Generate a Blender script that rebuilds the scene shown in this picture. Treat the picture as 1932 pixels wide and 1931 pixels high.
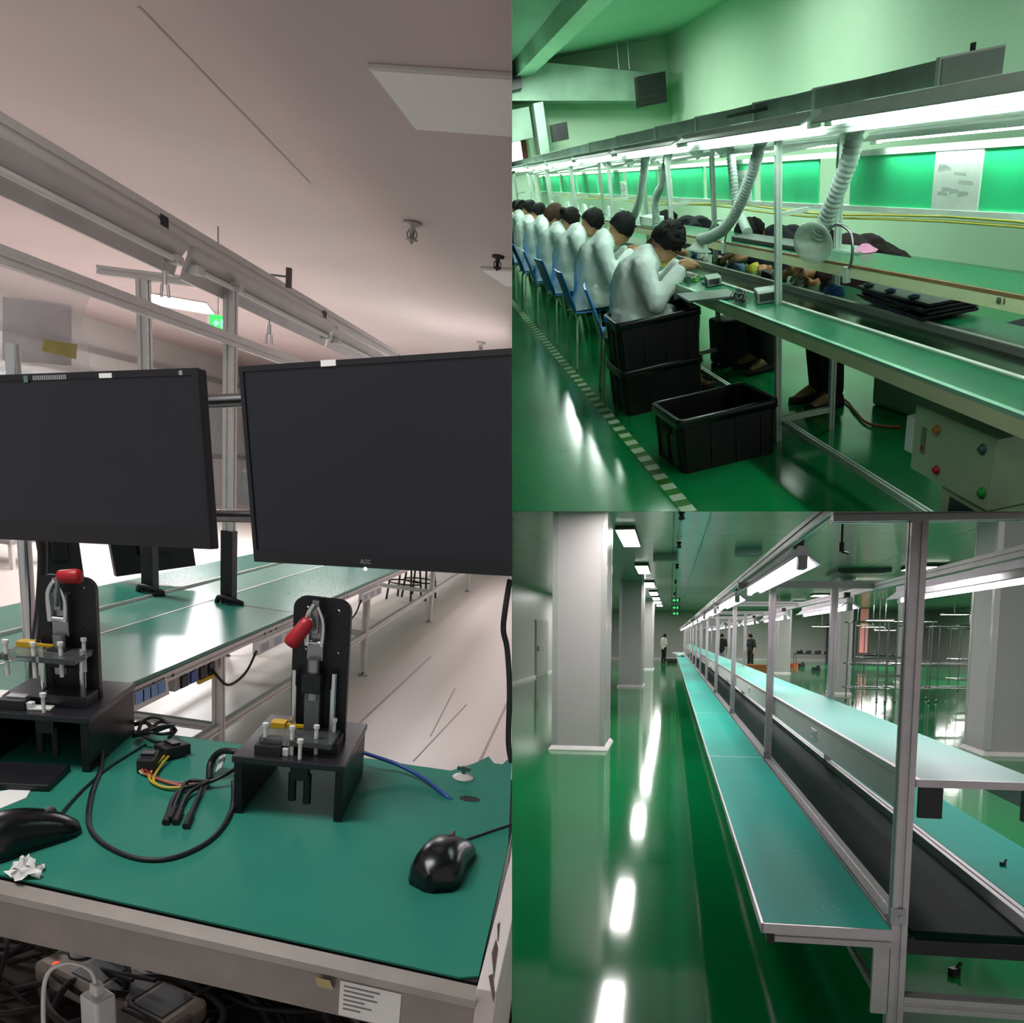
import bpy, bmesh, math, random
from mathutils import Matrix, Vector
for o in list(bpy.data.objects): bpy.data.objects.remove(o)
SC = bpy.context.scene
COL = SC.collection
random.seed(7)
PI = math.pi
# ---------------------------------------------------------------- camera, world, exposure
CAM = Matrix(((0.989871,-0.138763,0.030012,0.000000),(0.068850,0.284326,-0.956252,0.000000),(0.124160,0.948632,0.291000,1.600000),(0.000000,0.000000,0.000000,1.000000)))
ROOM = {1: Matrix(), 2: Matrix(((0.936175,-0.242199,-0.254788,0.407661),(0.153612,0.933775,-0.323216,0.517145),(0.316197,0.263448,0.911381,0.141791),(0.000000,0.000000,0.000000,1.000000))), 3: Matrix(((0.986258,0.103031,-0.129153,0.206644),(-0.077672,0.979104,0.187944,-0.300711),(0.145818,-0.175330,0.973651,0.042158),(0.000000,0.000000,0.000000,1.000000))), }   # where each of the three halls stands in the building
cd = bpy.data.cameras.new('camera'); cam = bpy.data.objects.new('camera', cd); COL.objects.link(cam)
cd.sensor_fit = 'HORIZONTAL'; cd.sensor_width = 36.0; cd.lens = 27.95; cd.clip_start = 0.05; cd.clip_end = 200
cd.shift_x = (966 - 1040) / 1932; cd.shift_y = (1350 - 965.5) / 1932
cam.matrix_world = CAM; SC.camera = cam
W = bpy.data.worlds.new('world'); SC.world = W; W.use_nodes = True
W.node_tree.nodes['Background'].inputs[0].default_value = (1.0, 0.97, 0.96, 1)
W.node_tree.nodes['Background'].inputs[1].default_value = 0.40
SC.view_settings.view_transform = 'Standard'; SC.view_settings.look = 'None'
SC.view_settings.gamma = 1; SC.view_settings.exposure = 0.0; SC.view_settings.use_curve_mapping = False
SC.cycles.use_denoising = True
SC.cycles.max_bounces = 6; SC.cycles.adaptive_threshold = 0.03; SC.cycles.transparent_max_bounces = 12; SC.cycles.caustics_reflective = False; SC.cycles.caustics_refractive = False

# ---------------------------------------------------------------- materials
def hexc(h):
    h = h.lstrip('#'); v = [int(h[i:i+2], 16) / 255 for i in (0, 2, 4)]
    return tuple((c / 12.92 if c <= .04045 else ((c + .055) / 1.055) ** 2.4) for c in v)
MATS = {}
def mat(name, col, rough=.5, metal=0.0, var=.08, scale=6.0, bump=0.0, bscale=40.0, emit=0.0, trans=0.0, alpha=1.0, spec=.5, coat=0.0):
    if name in MATS: return MATS[name]
    m = bpy.data.materials.new(name); m.use_nodes = True
    nt = m.node_tree; N = nt.nodes; L = nt.links; b = N['Principled BSDF']
    c = hexc(col) if isinstance(col, str) else col
    tc = N.new('ShaderNodeTexCoord')
    nz = N.new('ShaderNodeTexNoise'); nz.inputs['Scale'].default_value = scale; nz.inputs['Detail'].default_value = 4
    L.new(tc.outputs['Object'], nz.inputs['Vector'])
    rp = N.new('ShaderNodeValToRGB')
    rp.color_ramp.elements[0].color = (*[x * (1 - var) for x in c], 1); rp.color_ramp.elements[1].color = (*[min(1, x * (1 + var)) for x in c], 1)
    rp.color_ramp.elements[0].position = .3; rp.color_ramp.elements[1].position = .7
    L.new(nz.outputs['Fac'], rp.inputs['Fac']); L.new(rp.outputs['Color'], b.inputs['Base Color'])
    b.inputs['Roughness'].default_value = rough; b.inputs['Metallic'].default_value = metal
    b.inputs['Specular IOR Level'].default_value = spec
    if coat: b.inputs['Coat Weight'].default_value = coat; b.inputs['Coat Roughness'].default_value = .08
    if bump:
        n2 = N.new('ShaderNodeTexNoise'); n2.inputs['Scale'].default_value = bscale; n2.inputs['Detail'].default_value = 3
        L.new(tc.outputs['Object'], n2.inputs['Vector'])
        bp = N.new('ShaderNodeBump'); bp.inputs['Strength'].default_value = bump; bp.inputs['Distance'].default_value = .02
        L.new(n2.outputs['Fac'], bp.inputs['Height']); L.new(bp.outputs['Normal'], b.inputs['Normal'])
    if emit:
        L.new(rp.outputs['Color'], b.inputs['Emission Color']); b.inputs['Emission Strength'].default_value = emit
    if trans: b.inputs['Transmission Weight'].default_value = trans; b.inputs['IOR'].default_value = 1.3
    if alpha < 1: b.inputs['Alpha'].default_value = alpha
    MATS[name] = m
    return m
def stripes(name, c1, c2, scale, rough=.4, axis='Y', duty=.5):
    if name in MATS: return MATS[name]
    m = mat(name, c1, rough); nt = m.node_tree; N = nt.nodes; L = nt.links; b = N['Principled BSDF']
    tc = N.new('ShaderNodeTexCoord'); sx = N.new('ShaderNodeSeparateXYZ'); L.new(tc.outputs['Object'], sx.inputs[0])
    mu = N.new('ShaderNodeMath'); mu.operation = 'MULTIPLY'; mu.inputs[1].default_value = scale; L.new(sx.outputs[axis], mu.inputs[0])
    fr = N.new('ShaderNodeMath'); fr.operation = 'FRACT'; L.new(mu.outputs[0], fr.inputs[0])
    gt = N.new('ShaderNodeMath'); gt.operation = 'GREATER_THAN'; gt.inputs[1].default_value = duty; L.new(fr.outputs[0], gt.inputs[0])
    mx = N.new('ShaderNodeMix'); mx.data_type = 'RGBA'; L.new(gt.outputs[0], mx.inputs['Factor'])
    mx.inputs['A'].default_value = (*hexc(c1), 1); mx.inputs['B'].default_value = (*hexc(c2), 1)
    L.new(mx.outputs['Result'], b.inputs['Base Color'])
    return m
def panels(name, col, seam, sx, sy, width, rough, spec=.5, plane='XY', metal=0.0):
    """flat sheet with thin seam lines every sx by sy metres"""
    if name in MATS: return MATS[name]
    m = mat(name, col, rough, metal, var=.04, scale=1.5, spec=spec); nt = m.node_tree; N = nt.nodes; L = nt.links; b = N['Principled BSDF']
    base = b.inputs['Base Color'].links[0].from_socket
    tc = N.new('ShaderNodeTexCoord'); sp = N.new('ShaderNodeSeparateXYZ'); L.new(tc.outputs['Object'], sp.inputs[0])
    acc = None
    for ax, s in zip(plane, (sx, sy)):
        if not s: continue
        d = N.new('ShaderNodeMath'); d.operation = 'DIVIDE'; d.inputs[1].default_value = s; L.new(sp.outputs[ax], d.inputs[0])
        f = N.new('ShaderNodeMath'); f.operation = 'FRACT'; L.new(d.outputs[0], f.inputs[0])
        g = N.new('ShaderNodeMath'); g.operation = 'LESS_THAN'; g.inputs[1].default_value = width / s; L.new(f.outputs[0], g.inputs[0])
        if acc is None: acc = g.outputs[0]
        else:
            mm = N.new('ShaderNodeMath'); mm.operation = 'MAXIMUM'; L.new(acc, mm.inputs[0]); L.new(g.outputs[0], mm.inputs[1]); acc = mm.outputs[0]
    mx = N.new('ShaderNodeMix'); mx.data_type = 'RGBA'; L.new(acc, mx.inputs['Factor']); L.new(base, mx.inputs['A']); mx.inputs['B'].default_value = (*hexc(seam), 1)
    L.new(mx.outputs['Result'], b.inputs['Base Color'])
    return m

# ---------------------------------------------------------------- mesh builder
def V(*a): return Vector(a[0] if len(a) == 1 else a)
def spline(pts, k=6):
    P = [V(p) for p in pts]; out = []
    if len(P) < 3: return P
    for i in range(len(P) - 1):
        a = P[max(0, i-1)]; b = P[i]; c = P[i+1]; d = P[min(len(P)-1, i+2)]
        for j in range(k):
            t = j / k
            out.append(.5 * ((2*b) + (c-a)*t + (2*a-5*b+4*c-d)*t*t + (3*b-a-3*c+d)*t**3))
    out.append(P[-1]); return out
class MB:
    def __init__(s): s.v = []; s.f = []; s.sm = []
    def add(s, vs, fs, smooth=False, M=None):
        n = len(s.v)
        s.v += [(M @ V(p)) if M is not None else V(p) for p in vs]
        for f in fs: s.f.append([n + i for i in f]); s.sm.append(smooth)
        return s
    def box(s, a, b, M=None):
        x0, x1 = sorted((a[0], b[0])); y0, y1 = sorted((a[1], b[1])); z0, z1 = sorted((a[2], b[2]))
        return s.add([(x0,y0,z0),(x1,y0,z0),(x1,y1,z0),(x0,y1,z0),(x0,y0,z1),(x1,y0,z1),(x1,y1,z1),(x0,y1,z1)],
                     [(3,2,1,0),(4,5,6,7),(0,1,5,4),(1,2,6,5),(2,3,7,6),(3,0,4,7)], False, M)
    def cbox(s, c, d, rz=0, M=None):
        T = Matrix.Translation(V(c)) @ Matrix.Rotation(rz, 4, 'Z')
        if M is not None: T = M @ T
        return s.box((-d[0]/2,-d[1]/2,-d[2]/2), (d[0]/2,d[1]/2,d[2]/2), T)
    def prism(s, poly, axis, a, b, M=None, smooth=False):
        n = len(poly); vs = []
        for t in (a, b):
            for (p, q) in poly:
                vs.append({'x': (t,p,q), 'y': (p,t,q), 'z': (p,q,t)}[axis])
        fs = [tuple(range(n))[::-1], tuple(range(n, 2*n))] + [(i, (i+1) % n, n + (i+1) % n, n + i) for i in range(n)]
        k = len(s.f); s.add(vs, fs, False, M)
        if smooth:
            for i in range(k+2, len(s.f)): s.sm[i] = True
        return s
    def tube(s, pts, r, n=8, k=0, r2=None, caps=True, closed=False):
        P = spline(pts, k) if k else [V(p) for p in pts]
        up = None; rings = []; m = len(P)
        for i, p in enumerate(P):
            t = (P[min(i+1, m-1)] - P[max(i-1, 0)])
            if t.length < 1e-9: t = V(0,0,1)
            t.normalize()
            if up is None:
                up = V(0,0,1) if abs(t.z) < .9 else V(1,0,0)
            u = t.cross(up)
            if u.length < 1e-6: u = t.orthogonal()
            u.normalize(); w = u.cross(t); up = w
            rr = r(i / (m-1)) if callable(r) else (r if r2 is None else r + (r2 - r) * i / (m-1))
            rings.append([p + (u * math.cos(2*PI*j/n) + w * math.sin(2*PI*j/n)) * rr for j in range(n)])
        return s.loft(rings, caps)
    def cyl(s, a, b, r, n=14, r2=None): return s.tube([a, b], r, n, 0, r2)
    def loft(s, rings, caps=True, smooth=True):
        n = len(rings[0]); vs = [p for R in rings for p in R]; fs = []
        for i in range(len(rings) - 1):
            for j in range(n): fs.append((i*n+j, i*n+(j+1) % n, (i+1)*n+(j+1) % n, (i+1)*n+j))
        k = len(s.f); s.add(vs, fs, smooth)
        if caps: s.add(rings[0], [tuple(range(n))[::-1]]); s.add(rings[-1], [tuple(range(n))])
        return s
    def ball(s, c, r, nu=12, nv=8, M=None):
        if not hasattr(r, '__len__'): r = (r, r, r)
        vs = []; fs = []
        for i in range(nv + 1):
            th = PI * i / nv
            for j in range(nu):
                ph = 2*PI*j/nu; vs.append((c[0]+r[0]*math.sin(th)*math.cos(ph), c[1]+r[1]*math.sin(th)*math.sin(ph), c[2]+r[2]*math.cos(th)))
        for i in range(nv):
            for j in range(nu): fs.append((i*nu+j, (i+1)*nu+j, (i+1)*nu+(j+1) % nu, i*nu+(j+1) % nu))
        return s.add(vs, fs, True, M)
    def ext(s, a, b, w, h=None, up=(0,0,1)):
        """slotted aluminium profile from a to b, w wide and h along up"""
        h = h or w; a = V(a); b = V(b); t = (b - a).normalized(); up = V(up)
        if abs(t.dot(up)) > .9: up = V(0,1,0)
        u = t.cross(up).normalized(); q = u.cross(t)
        g = min(w, h) * .13; d = min(w, h) * .14; x = w/2; y = h/2
        poly = [(-x,-y),(-g,-y),(-g,-y+d),(g,-y+d),(g,-y),(x,-y),(x,-g),(x-d,-g),(x-d,g),(x,g),(x,y),(g,y),(g,y-d),(-g,y-d),(-g,y),(-x,y),(-x,g),(-x+d,g),(-x+d,-g),(-x,-g)]
        rings = [[c + u*p + q*r for (p, r) in poly] for c in (a, b)]
        return s.loft(rings, True, False)
    def lathe(s, prof, c=(0,0,0), n=20, M=None):
        vs = [(c[0]+r*math.cos(2*PI*j/n), c[1]+r*math.sin(2*PI*j/n), c[2]+z) for (r, z) in prof for j in range(n)]
        fs = [(i*n+j, i*n+(j+1) % n, (i+1)*n+(j+1) % n, (i+1)*n+j) for i in range(len(prof)-1) for j in range(n)]
        return s.add(vs, fs, True, M)
    def sheet(s, pts, th=.001):
        """thin slab through coplanar points, thickened along its normal"""
        P = [V(p) for p in pts]; nrm = (P[1]-P[0]).cross(P[-1]-P[0]).normalized() * th
        n = len(P)
        return s.add(P + [p + nrm for p in P], [tuple(range(n))[::-1], tuple(range(n, 2*n))] + [(i, (i+1) % n, n+(i+1) % n, n+i) for i in range(n)])
    def mesh(s, name, m, M=None, bevel=0, seg=2):
        me = bpy.data.meshes.new(name)
        me.from_pydata([tuple(M @ p) if M is not None else tuple(p) for p in s.v], [], s.f)
        me.polygons.foreach_set('use_smooth', s.sm); me.update()
        bm = bmesh.new(); bm.from_mesh(me)
        bmesh.ops.recalc_face_normals(bm, faces=bm.faces)
        if bevel: bmesh.ops.bevel(bm, geom=bm.edges[:], offset=bevel, segments=seg, affect='EDGES', profile=.5)
        bm.to_mesh(me); bm.free()
        me.materials.append(m)
        return me
INFO = {}
def setp(o, label=None, cat=None, group=None, kind=None):
    if label: o['label'] = label
    if cat: o['category'] = cat
    if group: o['group'] = group
    if kind: o['kind'] = kind
    return o
def thing(name, label, cat, r, loc, group=None, rz=0.0):
    o = bpy.data.objects.new(name, None); o.empty_display_size = .05; COL.objects.link(o)
    L = Matrix.Translation(V(loc)) @ (rz if isinstance(rz, Matrix) else Matrix.Rotation(rz, 4, 'Z'))
    o.matrix_world = ROOM[r] @ L; INFO[o.name] = (r, L)
    return setp(o, label, cat, group)
def frame(o, px, pz):
    ex = (V(px) - V(o)).normalized(); ez = V(pz) - V(o); ez = (ez - ex * ez.dot(ex)).normalized(); ey = ez.cross(ex)
    return Matrix((ex, ey, ez)).transposed().to_4x4()
def part(root, name, mb, m, local=False, label=None, bevel=0, kind=None):
    r, L = INFO[root.name]
    me = mb.mesh(name, m, None if local else L.inverted(), bevel) if isinstance(mb, MB) else mb
    o = bpy.data.objects.new(name, me); COL.objects.link(o); o.parent = root
    INFO[o.name] = (r, L)
    return setp(o, label, None, None, kind)
def solo(name, label, cat, r, mb, m, group=None, bevel=0, kind=None, loc=None):
    if loc is None:
        xs = [p.x for p in mb.v]; ys = [p.y for p in mb.v]; zs = [p.z for p in mb.v]
        loc = ((min(xs)+max(xs))/2, (min(ys)+max(ys))/2, min(zs))
    T = Matrix.Translation(V(loc))
    o = bpy.data.objects.new(name, mb.mesh(name, m, T.inverted(), bevel)); COL.objects.link(o)
    o.matrix_world = ROOM[r] @ T; INFO[o.name] = (r, T)
    return setp(o, label, cat, group, kind)
def struct(name, r, mb, m, parent=None, bevel=0):
    o = bpy.data.objects.new(name, mb.mesh(name, m, None, bevel)); COL.objects.link(o)
    if parent: o.parent = parent
    else: o.matrix_world = ROOM[r]; o['kind'] = 'structure'
    INFO[o.name] = (r, Matrix()); return o
def dup(root, loc, rz=0.0, label=None, group=None):
    r, _ = INFO[root.name]
    c = root.copy(); COL.objects.link(c); L = Matrix.Translation(V(loc)) @ Matrix.Rotation(rz, 4, 'Z')
    c.matrix_world = ROOM[r] @ L; INFO[c.name] = (r, L)
    if label: c['label'] = label
    if group: c['group'] = group
    def rec(a, b):
        for ch in KIDS(a):
            d = ch.copy(); COL.objects.link(d); d.parent = b; INFO[d.name] = (r, L); rec(ch, d)
    rec(root, c); return c
def KIDS(a): return [o for o in bpy.data.objects if o.parent == a]
def evalmesh(o):
    dg = bpy.context.evaluated_depsgraph_get(); me = bpy.data.meshes.new_from_object(o.evaluated_get(dg)); return me
def skinmesh(name, chains, m, extra=None, voxel=0.0, sub=1):
    """one continuous surface grown over chains of (point, radius), first chain holds the root"""
    mb = MB()
    for ch in chains:
        for (p, r), (q, r2) in zip(ch, ch[1:]):
            if (V(q)-V(p)).length > 1e-4: mb.tube([p, q], r, 14, 0, r2)
        for (p, r) in ch: mb.ball(p, r, 14, 10)
    me2 = mb.mesh(name, m)
    if extra or voxel:
        bm = bmesh.new(); bm.from_mesh(me2)
        if extra: bm.from_mesh(extra.mesh('x', m))
        me3 = bpy.data.meshes.new(name); bm.to_mesh(me3); bm.free(); me2 = me3
    if voxel:
        o = bpy.data.objects.new('tmp', me2); COL.objects.link(o)
        rm = o.modifiers.new('r', 'REMESH'); rm.mode = 'VOXEL'; rm.voxel_size = voxel; rm.use_smooth_shade = True
        sm = o.modifiers.new('c', 'SMOOTH'); sm.iterations = 4; sm.factor = .5
        me2 = evalmesh(o); bpy.data.objects.remove(o)
    bm = bmesh.new(); bm.from_mesh(me2); seen = set(); isl = []
    for v in bm.verts:
        if v in seen: continue
        st = [v]; seen.add(v); cur = []
        while st:
            q = st.pop(); cur.append(q)
            for e in q.link_edges:
                w = e.other_vert(q)
                if w not in seen: seen.add(w); st.append(w)
        isl.append(cur)
    isl.sort(key=len); bmesh.ops.delete(bm, geom=[v for c in isl[:-1] for v in c], context='VERTS'); bm.to_mesh(me2); bm.free()
    me2.name = name; me2.materials.clear(); me2.materials.append(m)
    me2.polygons.foreach_set('use_smooth', [True] * len(me2.polygons))
    return me2
def text(root_or_none, name, body, size, M, m, depth=.0004):
    """raised lettering as a mesh; M places it (x right, y up, z out)"""
    cu = bpy.data.curves.new(name, 'FONT'); cu.body = body; cu.size = size; cu.extrude = depth; cu.align_x = 'CENTER'; cu.align_y = 'CENTER'
    o = bpy.data.objects.new('tmp', cu); COL.objects.link(o); me = evalmesh(o); bpy.data.objects.remove(o)
    me.transform(M); me.materials.clear(); me.materials.append(m); me.name = name
    return me


# ================================================================ added dividers between the halls, seen edge-on, keeping their light apart
def ray(px, py, z): return CAM @ V((px-1040)/1500*z, -(py-1350)/1500*z, -z)
Mdiv = mat('partition_white', '#cabfc0', .8)
for nm, cs in (('wall_right', [(965.7,-60),(965.95,-60),(965.95,1990),(965.7,1990)]), ('wall_left', [(966.05,-60),(966.3,-60),(966.3,1990),(966.05,1990)]), ('divider_plate', [(966.3,965.3),(2000,965.3),(2000,965.7),(966.3,965.7)])):
    mb = MB(); mb.add([ray(a,b,1.7) for a,b in cs] + [ray(a,b,3.2 if nm == 'divider_plate' else 58) for a,b in cs], [(0,1,2,3),(7,6,5,4),(0,4,5,1),(1,5,6,2),(2,6,7,3),(3,7,4,0)])
    o = struct(nm, 1, mb, Mdiv if nm == 'wall_right' else mat('partition_grey_green', '#4a5f54', .8)); o['divider'] = 1


# ================================================================ HALL ONE: test station in front of a conveyor line
Malu = mat('aluminium', '#d6d3d1', .38, .35, .05, 20)
Mwhitepaint = mat('white_painted_metal', '#d6d2cf', .45, 0, .03)
Mblack = mat('black_plastic', '#141418', .45, 0, .15, 12)
Mblackgloss = mat('black_gloss', '#0d0d12', .25, 0, .1, 12)
Mscreen = mat('dark_screen', '#161822', .32, 0, .1, 3)
Mchrome = mat('chrome', '#d8d8d8', .15, 1, .03)
Msteel = mat('steel', '#9a9a9c', .3, 1, .1, 30)
Mwhiteplastic = mat('white_plastic', '#e2e0dc', .4, 0, .02)
Mpaper = mat('paper', '#e8e6e2', .8, 0, .03)
Mred = mat('red_rubber', '#a8121f', .4, 0, .1, 30)
Mclear = mat('clear_acrylic', '#dfe8e6', .08, 0, .02, trans=.92)
Mclearfilm = mat('clear_film', '#e8e8ec', .1, 0, .02, alpha=.35)
Mmat1 = mat('green_bench_mat', '#277a68', .6, 0, .06, 5, bump=.03, spec=.25)
Mtop1 = mat('green_line_top', '#3a8c7a', .22, 0, .08, 2)
Mbelt1 = mat('grey_green_belt', '#5f9a88', .25, 0, .06, 2)
Mceil1 = mat('ceiling_paint_warm', '#cdbcbc', .85, 0, .05, .8)
Mfloor1 = mat('beige_floor', '#d9cdc7', .35, 0, .03, .6)
Mwall1 = mat('white_wall', '#d2d0cd', .7, 0, .04, 1)
Mglow1 = mat('panel_glow_cool', '#ffffff', .4, emit=16)
Moff1 = mat('opal_diffuser_unlit', '#f2e8e8', .5, 0, .02)
Myellow = mat('yellow_plastic', '#c9a21c', .45)
Mtape = mat('yellow_tape', '#b9b070', .5, 0, .15, 40)
Mgrout = mat('floor_scratch', '#a39894', .6)
Mblue = mat('blue_plastic', '#2c4f9c', .35)
Mpcb = mat('dark_card', '#1c1a1c', .6)

mb = MB(); mb.box((-11,-.4,-.1), (3,19,0)); struct('floor', 1, mb, Mfloor1)
mb = MB(); mb.box((-11,-.6,3), (3,19,3.1)); struct('ceiling', 1, mb, Mceil1)
mb = MB(); mb.box((-11,19,0), (3,19.1,3)); struct('wall_back', 1, mb, Mwall1)
mb = MB(); mb.box((-8.6,3,0), (-8.5,19,3)); struct('wall_left', 1, mb, Mwall1)
# seam lines: joint across the ceiling, painted lines along the floor
def strip(name, r, p, q, w, m, up=.002):
    p = V(p); q = V(q); t = (q-p).normalized(); u = V(-t.y, t.x, 0) * w/2
    mb = MB(); mb.add([p-u, q-u, q+u, p+u] + [a + V(0,0,up) for a in (p-u, q-u, q+u, p+u)], [(0,1,2,3),(7,6,5,4),(0,4,5,1),(1,5,6,2),(2,6,7,3),(3,7,4,0)])
    return struct(name, r, mb, m)
strip('trim_1', 1, (-1.903,3.349,3.000), (-1.931,5.136,3.000), .012, Mgrout, -.003)
for i, (a, b) in enumerate((((-0.492,5.403,0.000), (-0.497,4.182,0.000)), ((-1.269,6.457,0.000), (-1.295,4.514,0.000)), ((-0.754,5.228,0.000), (-0.843,4.039,0.000)), ((-0.902,5.581,0.000), (-0.844,4.479,0.000)))):
    strip('trim_%d' % (i+2), 1, a, b, .014 if i < 2 else .008, Mgrout)

# --- near workbench
A = V(-1.45,1.029,.94); B = V(-.072,.877,.94)
wb = thing('workbench', 'white framed workbench carrying the green mat in the foreground', 'workbench', 1, (-.7,1.25,0))
mb = MB(); mb.prism([(-1.45,1.035),(-.078,.883),(-.094,1.60),(-1.45,1.56)], 'z', .935, .957); part(wb, 'tabletop', mb, Mpcb)
fd = (B-A).normalized(); fn = V(fd.y, -fd.x, 0)
mb = MB()
prof = [(0,.956),(.022,.95),(.026,.942),(.012,.938),(.012,.872),(-.03,.872),(-.03,.93),(0,.93)]
mb.loft([[V(p.x,p.y,0) + fn*a + V(0,0,z) for a, z in prof] for p in (A, B)], True, False); part(wb, 'front_beam', mb, mat('worn_aluminium_lip', '#8f8781', .4, .3, .12, 15))
mb = MB(); mb.box((-.076,.862,0), (-.05,1.66,.964)); part(wb, 'side_panel', mb, mat('scuffed_pink_white_board', '#d5c6c4', .6, 0, .04, 4), bevel=.002, label='scuffed pale side panel')
for x, y in ((-1.4,1.1),(-1.4,1.5),(-.12,1.54)):
    mb = MB(); mb.ext((x,y,0), (x,y,.935), .045); part(wb, 'leg', mb, Malu)
mb = MB(); mb.box((-1.44,1.0,.46), (-.08,1.56,.48)); part(wb, 'lower_shelf', mb, mat('dark_shelf_board', '#3a352f', .8, 0, .2, 6))
mb = MB()
for q4 in (((-0.068,0.941,0.965), (-0.067,0.977,0.965), (-0.061,0.955,0.965), (-0.057,0.883,0.965)), ((-0.065,0.890,0.965), (-0.060,0.896,0.965), (-0.051,0.852,0.965), (-0.051,0.836,0.965)), ((-0.070,1.014,0.965), (-0.067,1.022,0.965), (-0.063,0.975,0.965), (-0.064,0.970,0.965))): mb.add(q4, [(0,1,2,3)])
part(wb, 'scuff_mark', mb, mat('dark_scuff', '#4a3c3a', .8))
mb = MB(); q = A + fd*1.17 + fn*.0265; mb.add([q+V(0,0,-.005), q+fd*.022+V(0,0,-.005), q+fd*.022+V(0,0,-.028)-fn*.012, q+V(0,0,-.028)-fn*.012], [(0,1,2,3)])
part(wb, 'yellow_tag', mb, mat('pale_yellow_label', '#b3a672', .7))
mb = MB(); q = A + fd*1.20 + fn*.0128
mb.add([q+V(0,0,-.012), q+fd*.085+V(0,0,-.012), q+fd*.085+V(0,0,-.066), q+V(0,0,-.066)], [(0,1,2,3)]); sl = part(wb, 'paper_label', mb, Mpaper)
mb = MB()
for k in range(6):
    w = (.05,.042,.047,.03,.04,.025)[k]; p = q + fd*.006 + fn*.0006 + V(0,0,-.018-.007*k)
    mb.add([p, p+fd*w, p+fd*w+V(0,0,-.0022), p+V(0,0,-.0022)], [(0,1,2,3)])
part(sl, 'printed_lines', mb, mat('grey_ink', '#77736f', .8))

mb = MB()
back = [(-0.420,1.595,0.960), (-0.331,1.591,0.960), (-0.249,1.592,0.960), (-0.208,1.655,0.960), (-0.184,1.711,0.960), (-0.166,1.672,0.960), (-0.147,1.673,0.960), (-0.133,1.740,0.960)]
outline = [(-1.45,1.036),(-.40,.917),(-.102,.884),(-.078,.893),(-.079,.93),(-.085,1.27)] + [(p[0],p[1]) for p in reversed(back)] + [(-.551,1.581),(-.745,1.569),(-.953,1.562),(-1.45,1.545)]
mb.prism(outline, 'z', .9575, .9605); solo('bench_mat', 'green rubber mat with a wavy rear edge covering the workbench', 'mat', 1, mb, Mmat1, loc=(-.6,1.25,.9575))
mb = MB(); c = V((-0.185,1.456,0.961)); mb.prism([(c.x+.021*math.cos(a*PI/10), c.y+.013*math.sin(a*PI/10)) for a in range(20)], 'z', .9606, .9612)
solo('cable_grommet', 'dark cable hole in the green mat at the right', 'hole', 1, mb, Mpcb)

# --- monitors
def monitor(o, px, pz, w, h, label, stick, logo=None, bezel=.011, chin=.026):
    t = thing('monitor', label, 'monitor', 1, o, 'black monitors over the workbench', frame(o, px, pz))
    mb = MB(); mb.box((0,.004,0), (w,.03,h)); part(t, 'housing', mb, Mblack, True, bevel=.004)
    mb = MB(); mb.box((.14,.03,.07), (w-.14,.062,h-.07)); part(t, 'rear_cover', mb, Mblack, True, bevel=.012)
    mb = MB()
    mb.box((0,-.002,0),(w,.004,chin)); mb.box((0,-.002,h-bezel),(w,.004,h)); mb.box((0,-.002,chin),(bezel,.004,h-bezel)); mb.box((w-bezel,-.002,chin),(w,.004,h-bezel))
    part(t, 'bezel', mb, Mblack, True)
    mb = MB(); mb.box((bezel,.001,chin),(w-bezel,.003,h-bezel)); part(t, 'screen', mb, Mscreen, True)
    mb = MB(); mb.box((w*.45,.062,h*.35),(w*.55,.11,h*.65)); part(t, 'mounting_bracket', mb, Mblack, True)
    for (x, z, sw, sh, m) in stick:
        mb = MB(); mb.box((x,-.003,z),(x+sw,-.002,z+sh)); part(t, 'sticker', mb, m, True)
    if logo: logo(t)
    return t
Mbar = stripes('barcode', '#a9a9a9', '#3c3c40', 160, .6, 'X', .45)
def logo(t):
    M = Matrix.Translation((.312,-.0026,.0125)) @ Matrix.Rotation(PI/2, 4, 'X')
    part(t, 'brand_lettering', text(t, 'brand_lettering', 'AOC', .013, M, mat('grey_print', '#8c8c92', .5)), None, True)
    mb = MB(); mb.ball((.31,-.002,-.002), .004); part(t, 'power_light', mb, mat('led_white', '#ffffff', .4, emit=1.5), True)
monR = monitor((-0.778,1.800,1.319), (-0.162,1.575,1.394), (-0.794,1.800,1.743), .70, .415, 'larger black monitor on the right with a lit power dot', [(.222,.404,.038,.012,Mpaper)], logo)
oL = V((-1.638,2.130,1.234)); dL = V((-0.954,1.950,1.311)) - oL
oL2 = oL - dL*.06
monL = monitor(oL2, (-0.954,1.950,1.311), (-1.604,2.130,1.655), dL.length*1.06, .42, 'black monitor at the left cut by the photo edge, barcode strip on top', [(.235,.404,.115,.011,Mbar),(.455,.404,.04,.011,Mpaper),(.70,.405,.01,.01,mat('grey_print', '#8c8c92', .5)),(.205,.400,.014,.016,mat('pale_green_leaf', '#5d7568', .6))], None, .016, .05)
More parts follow.
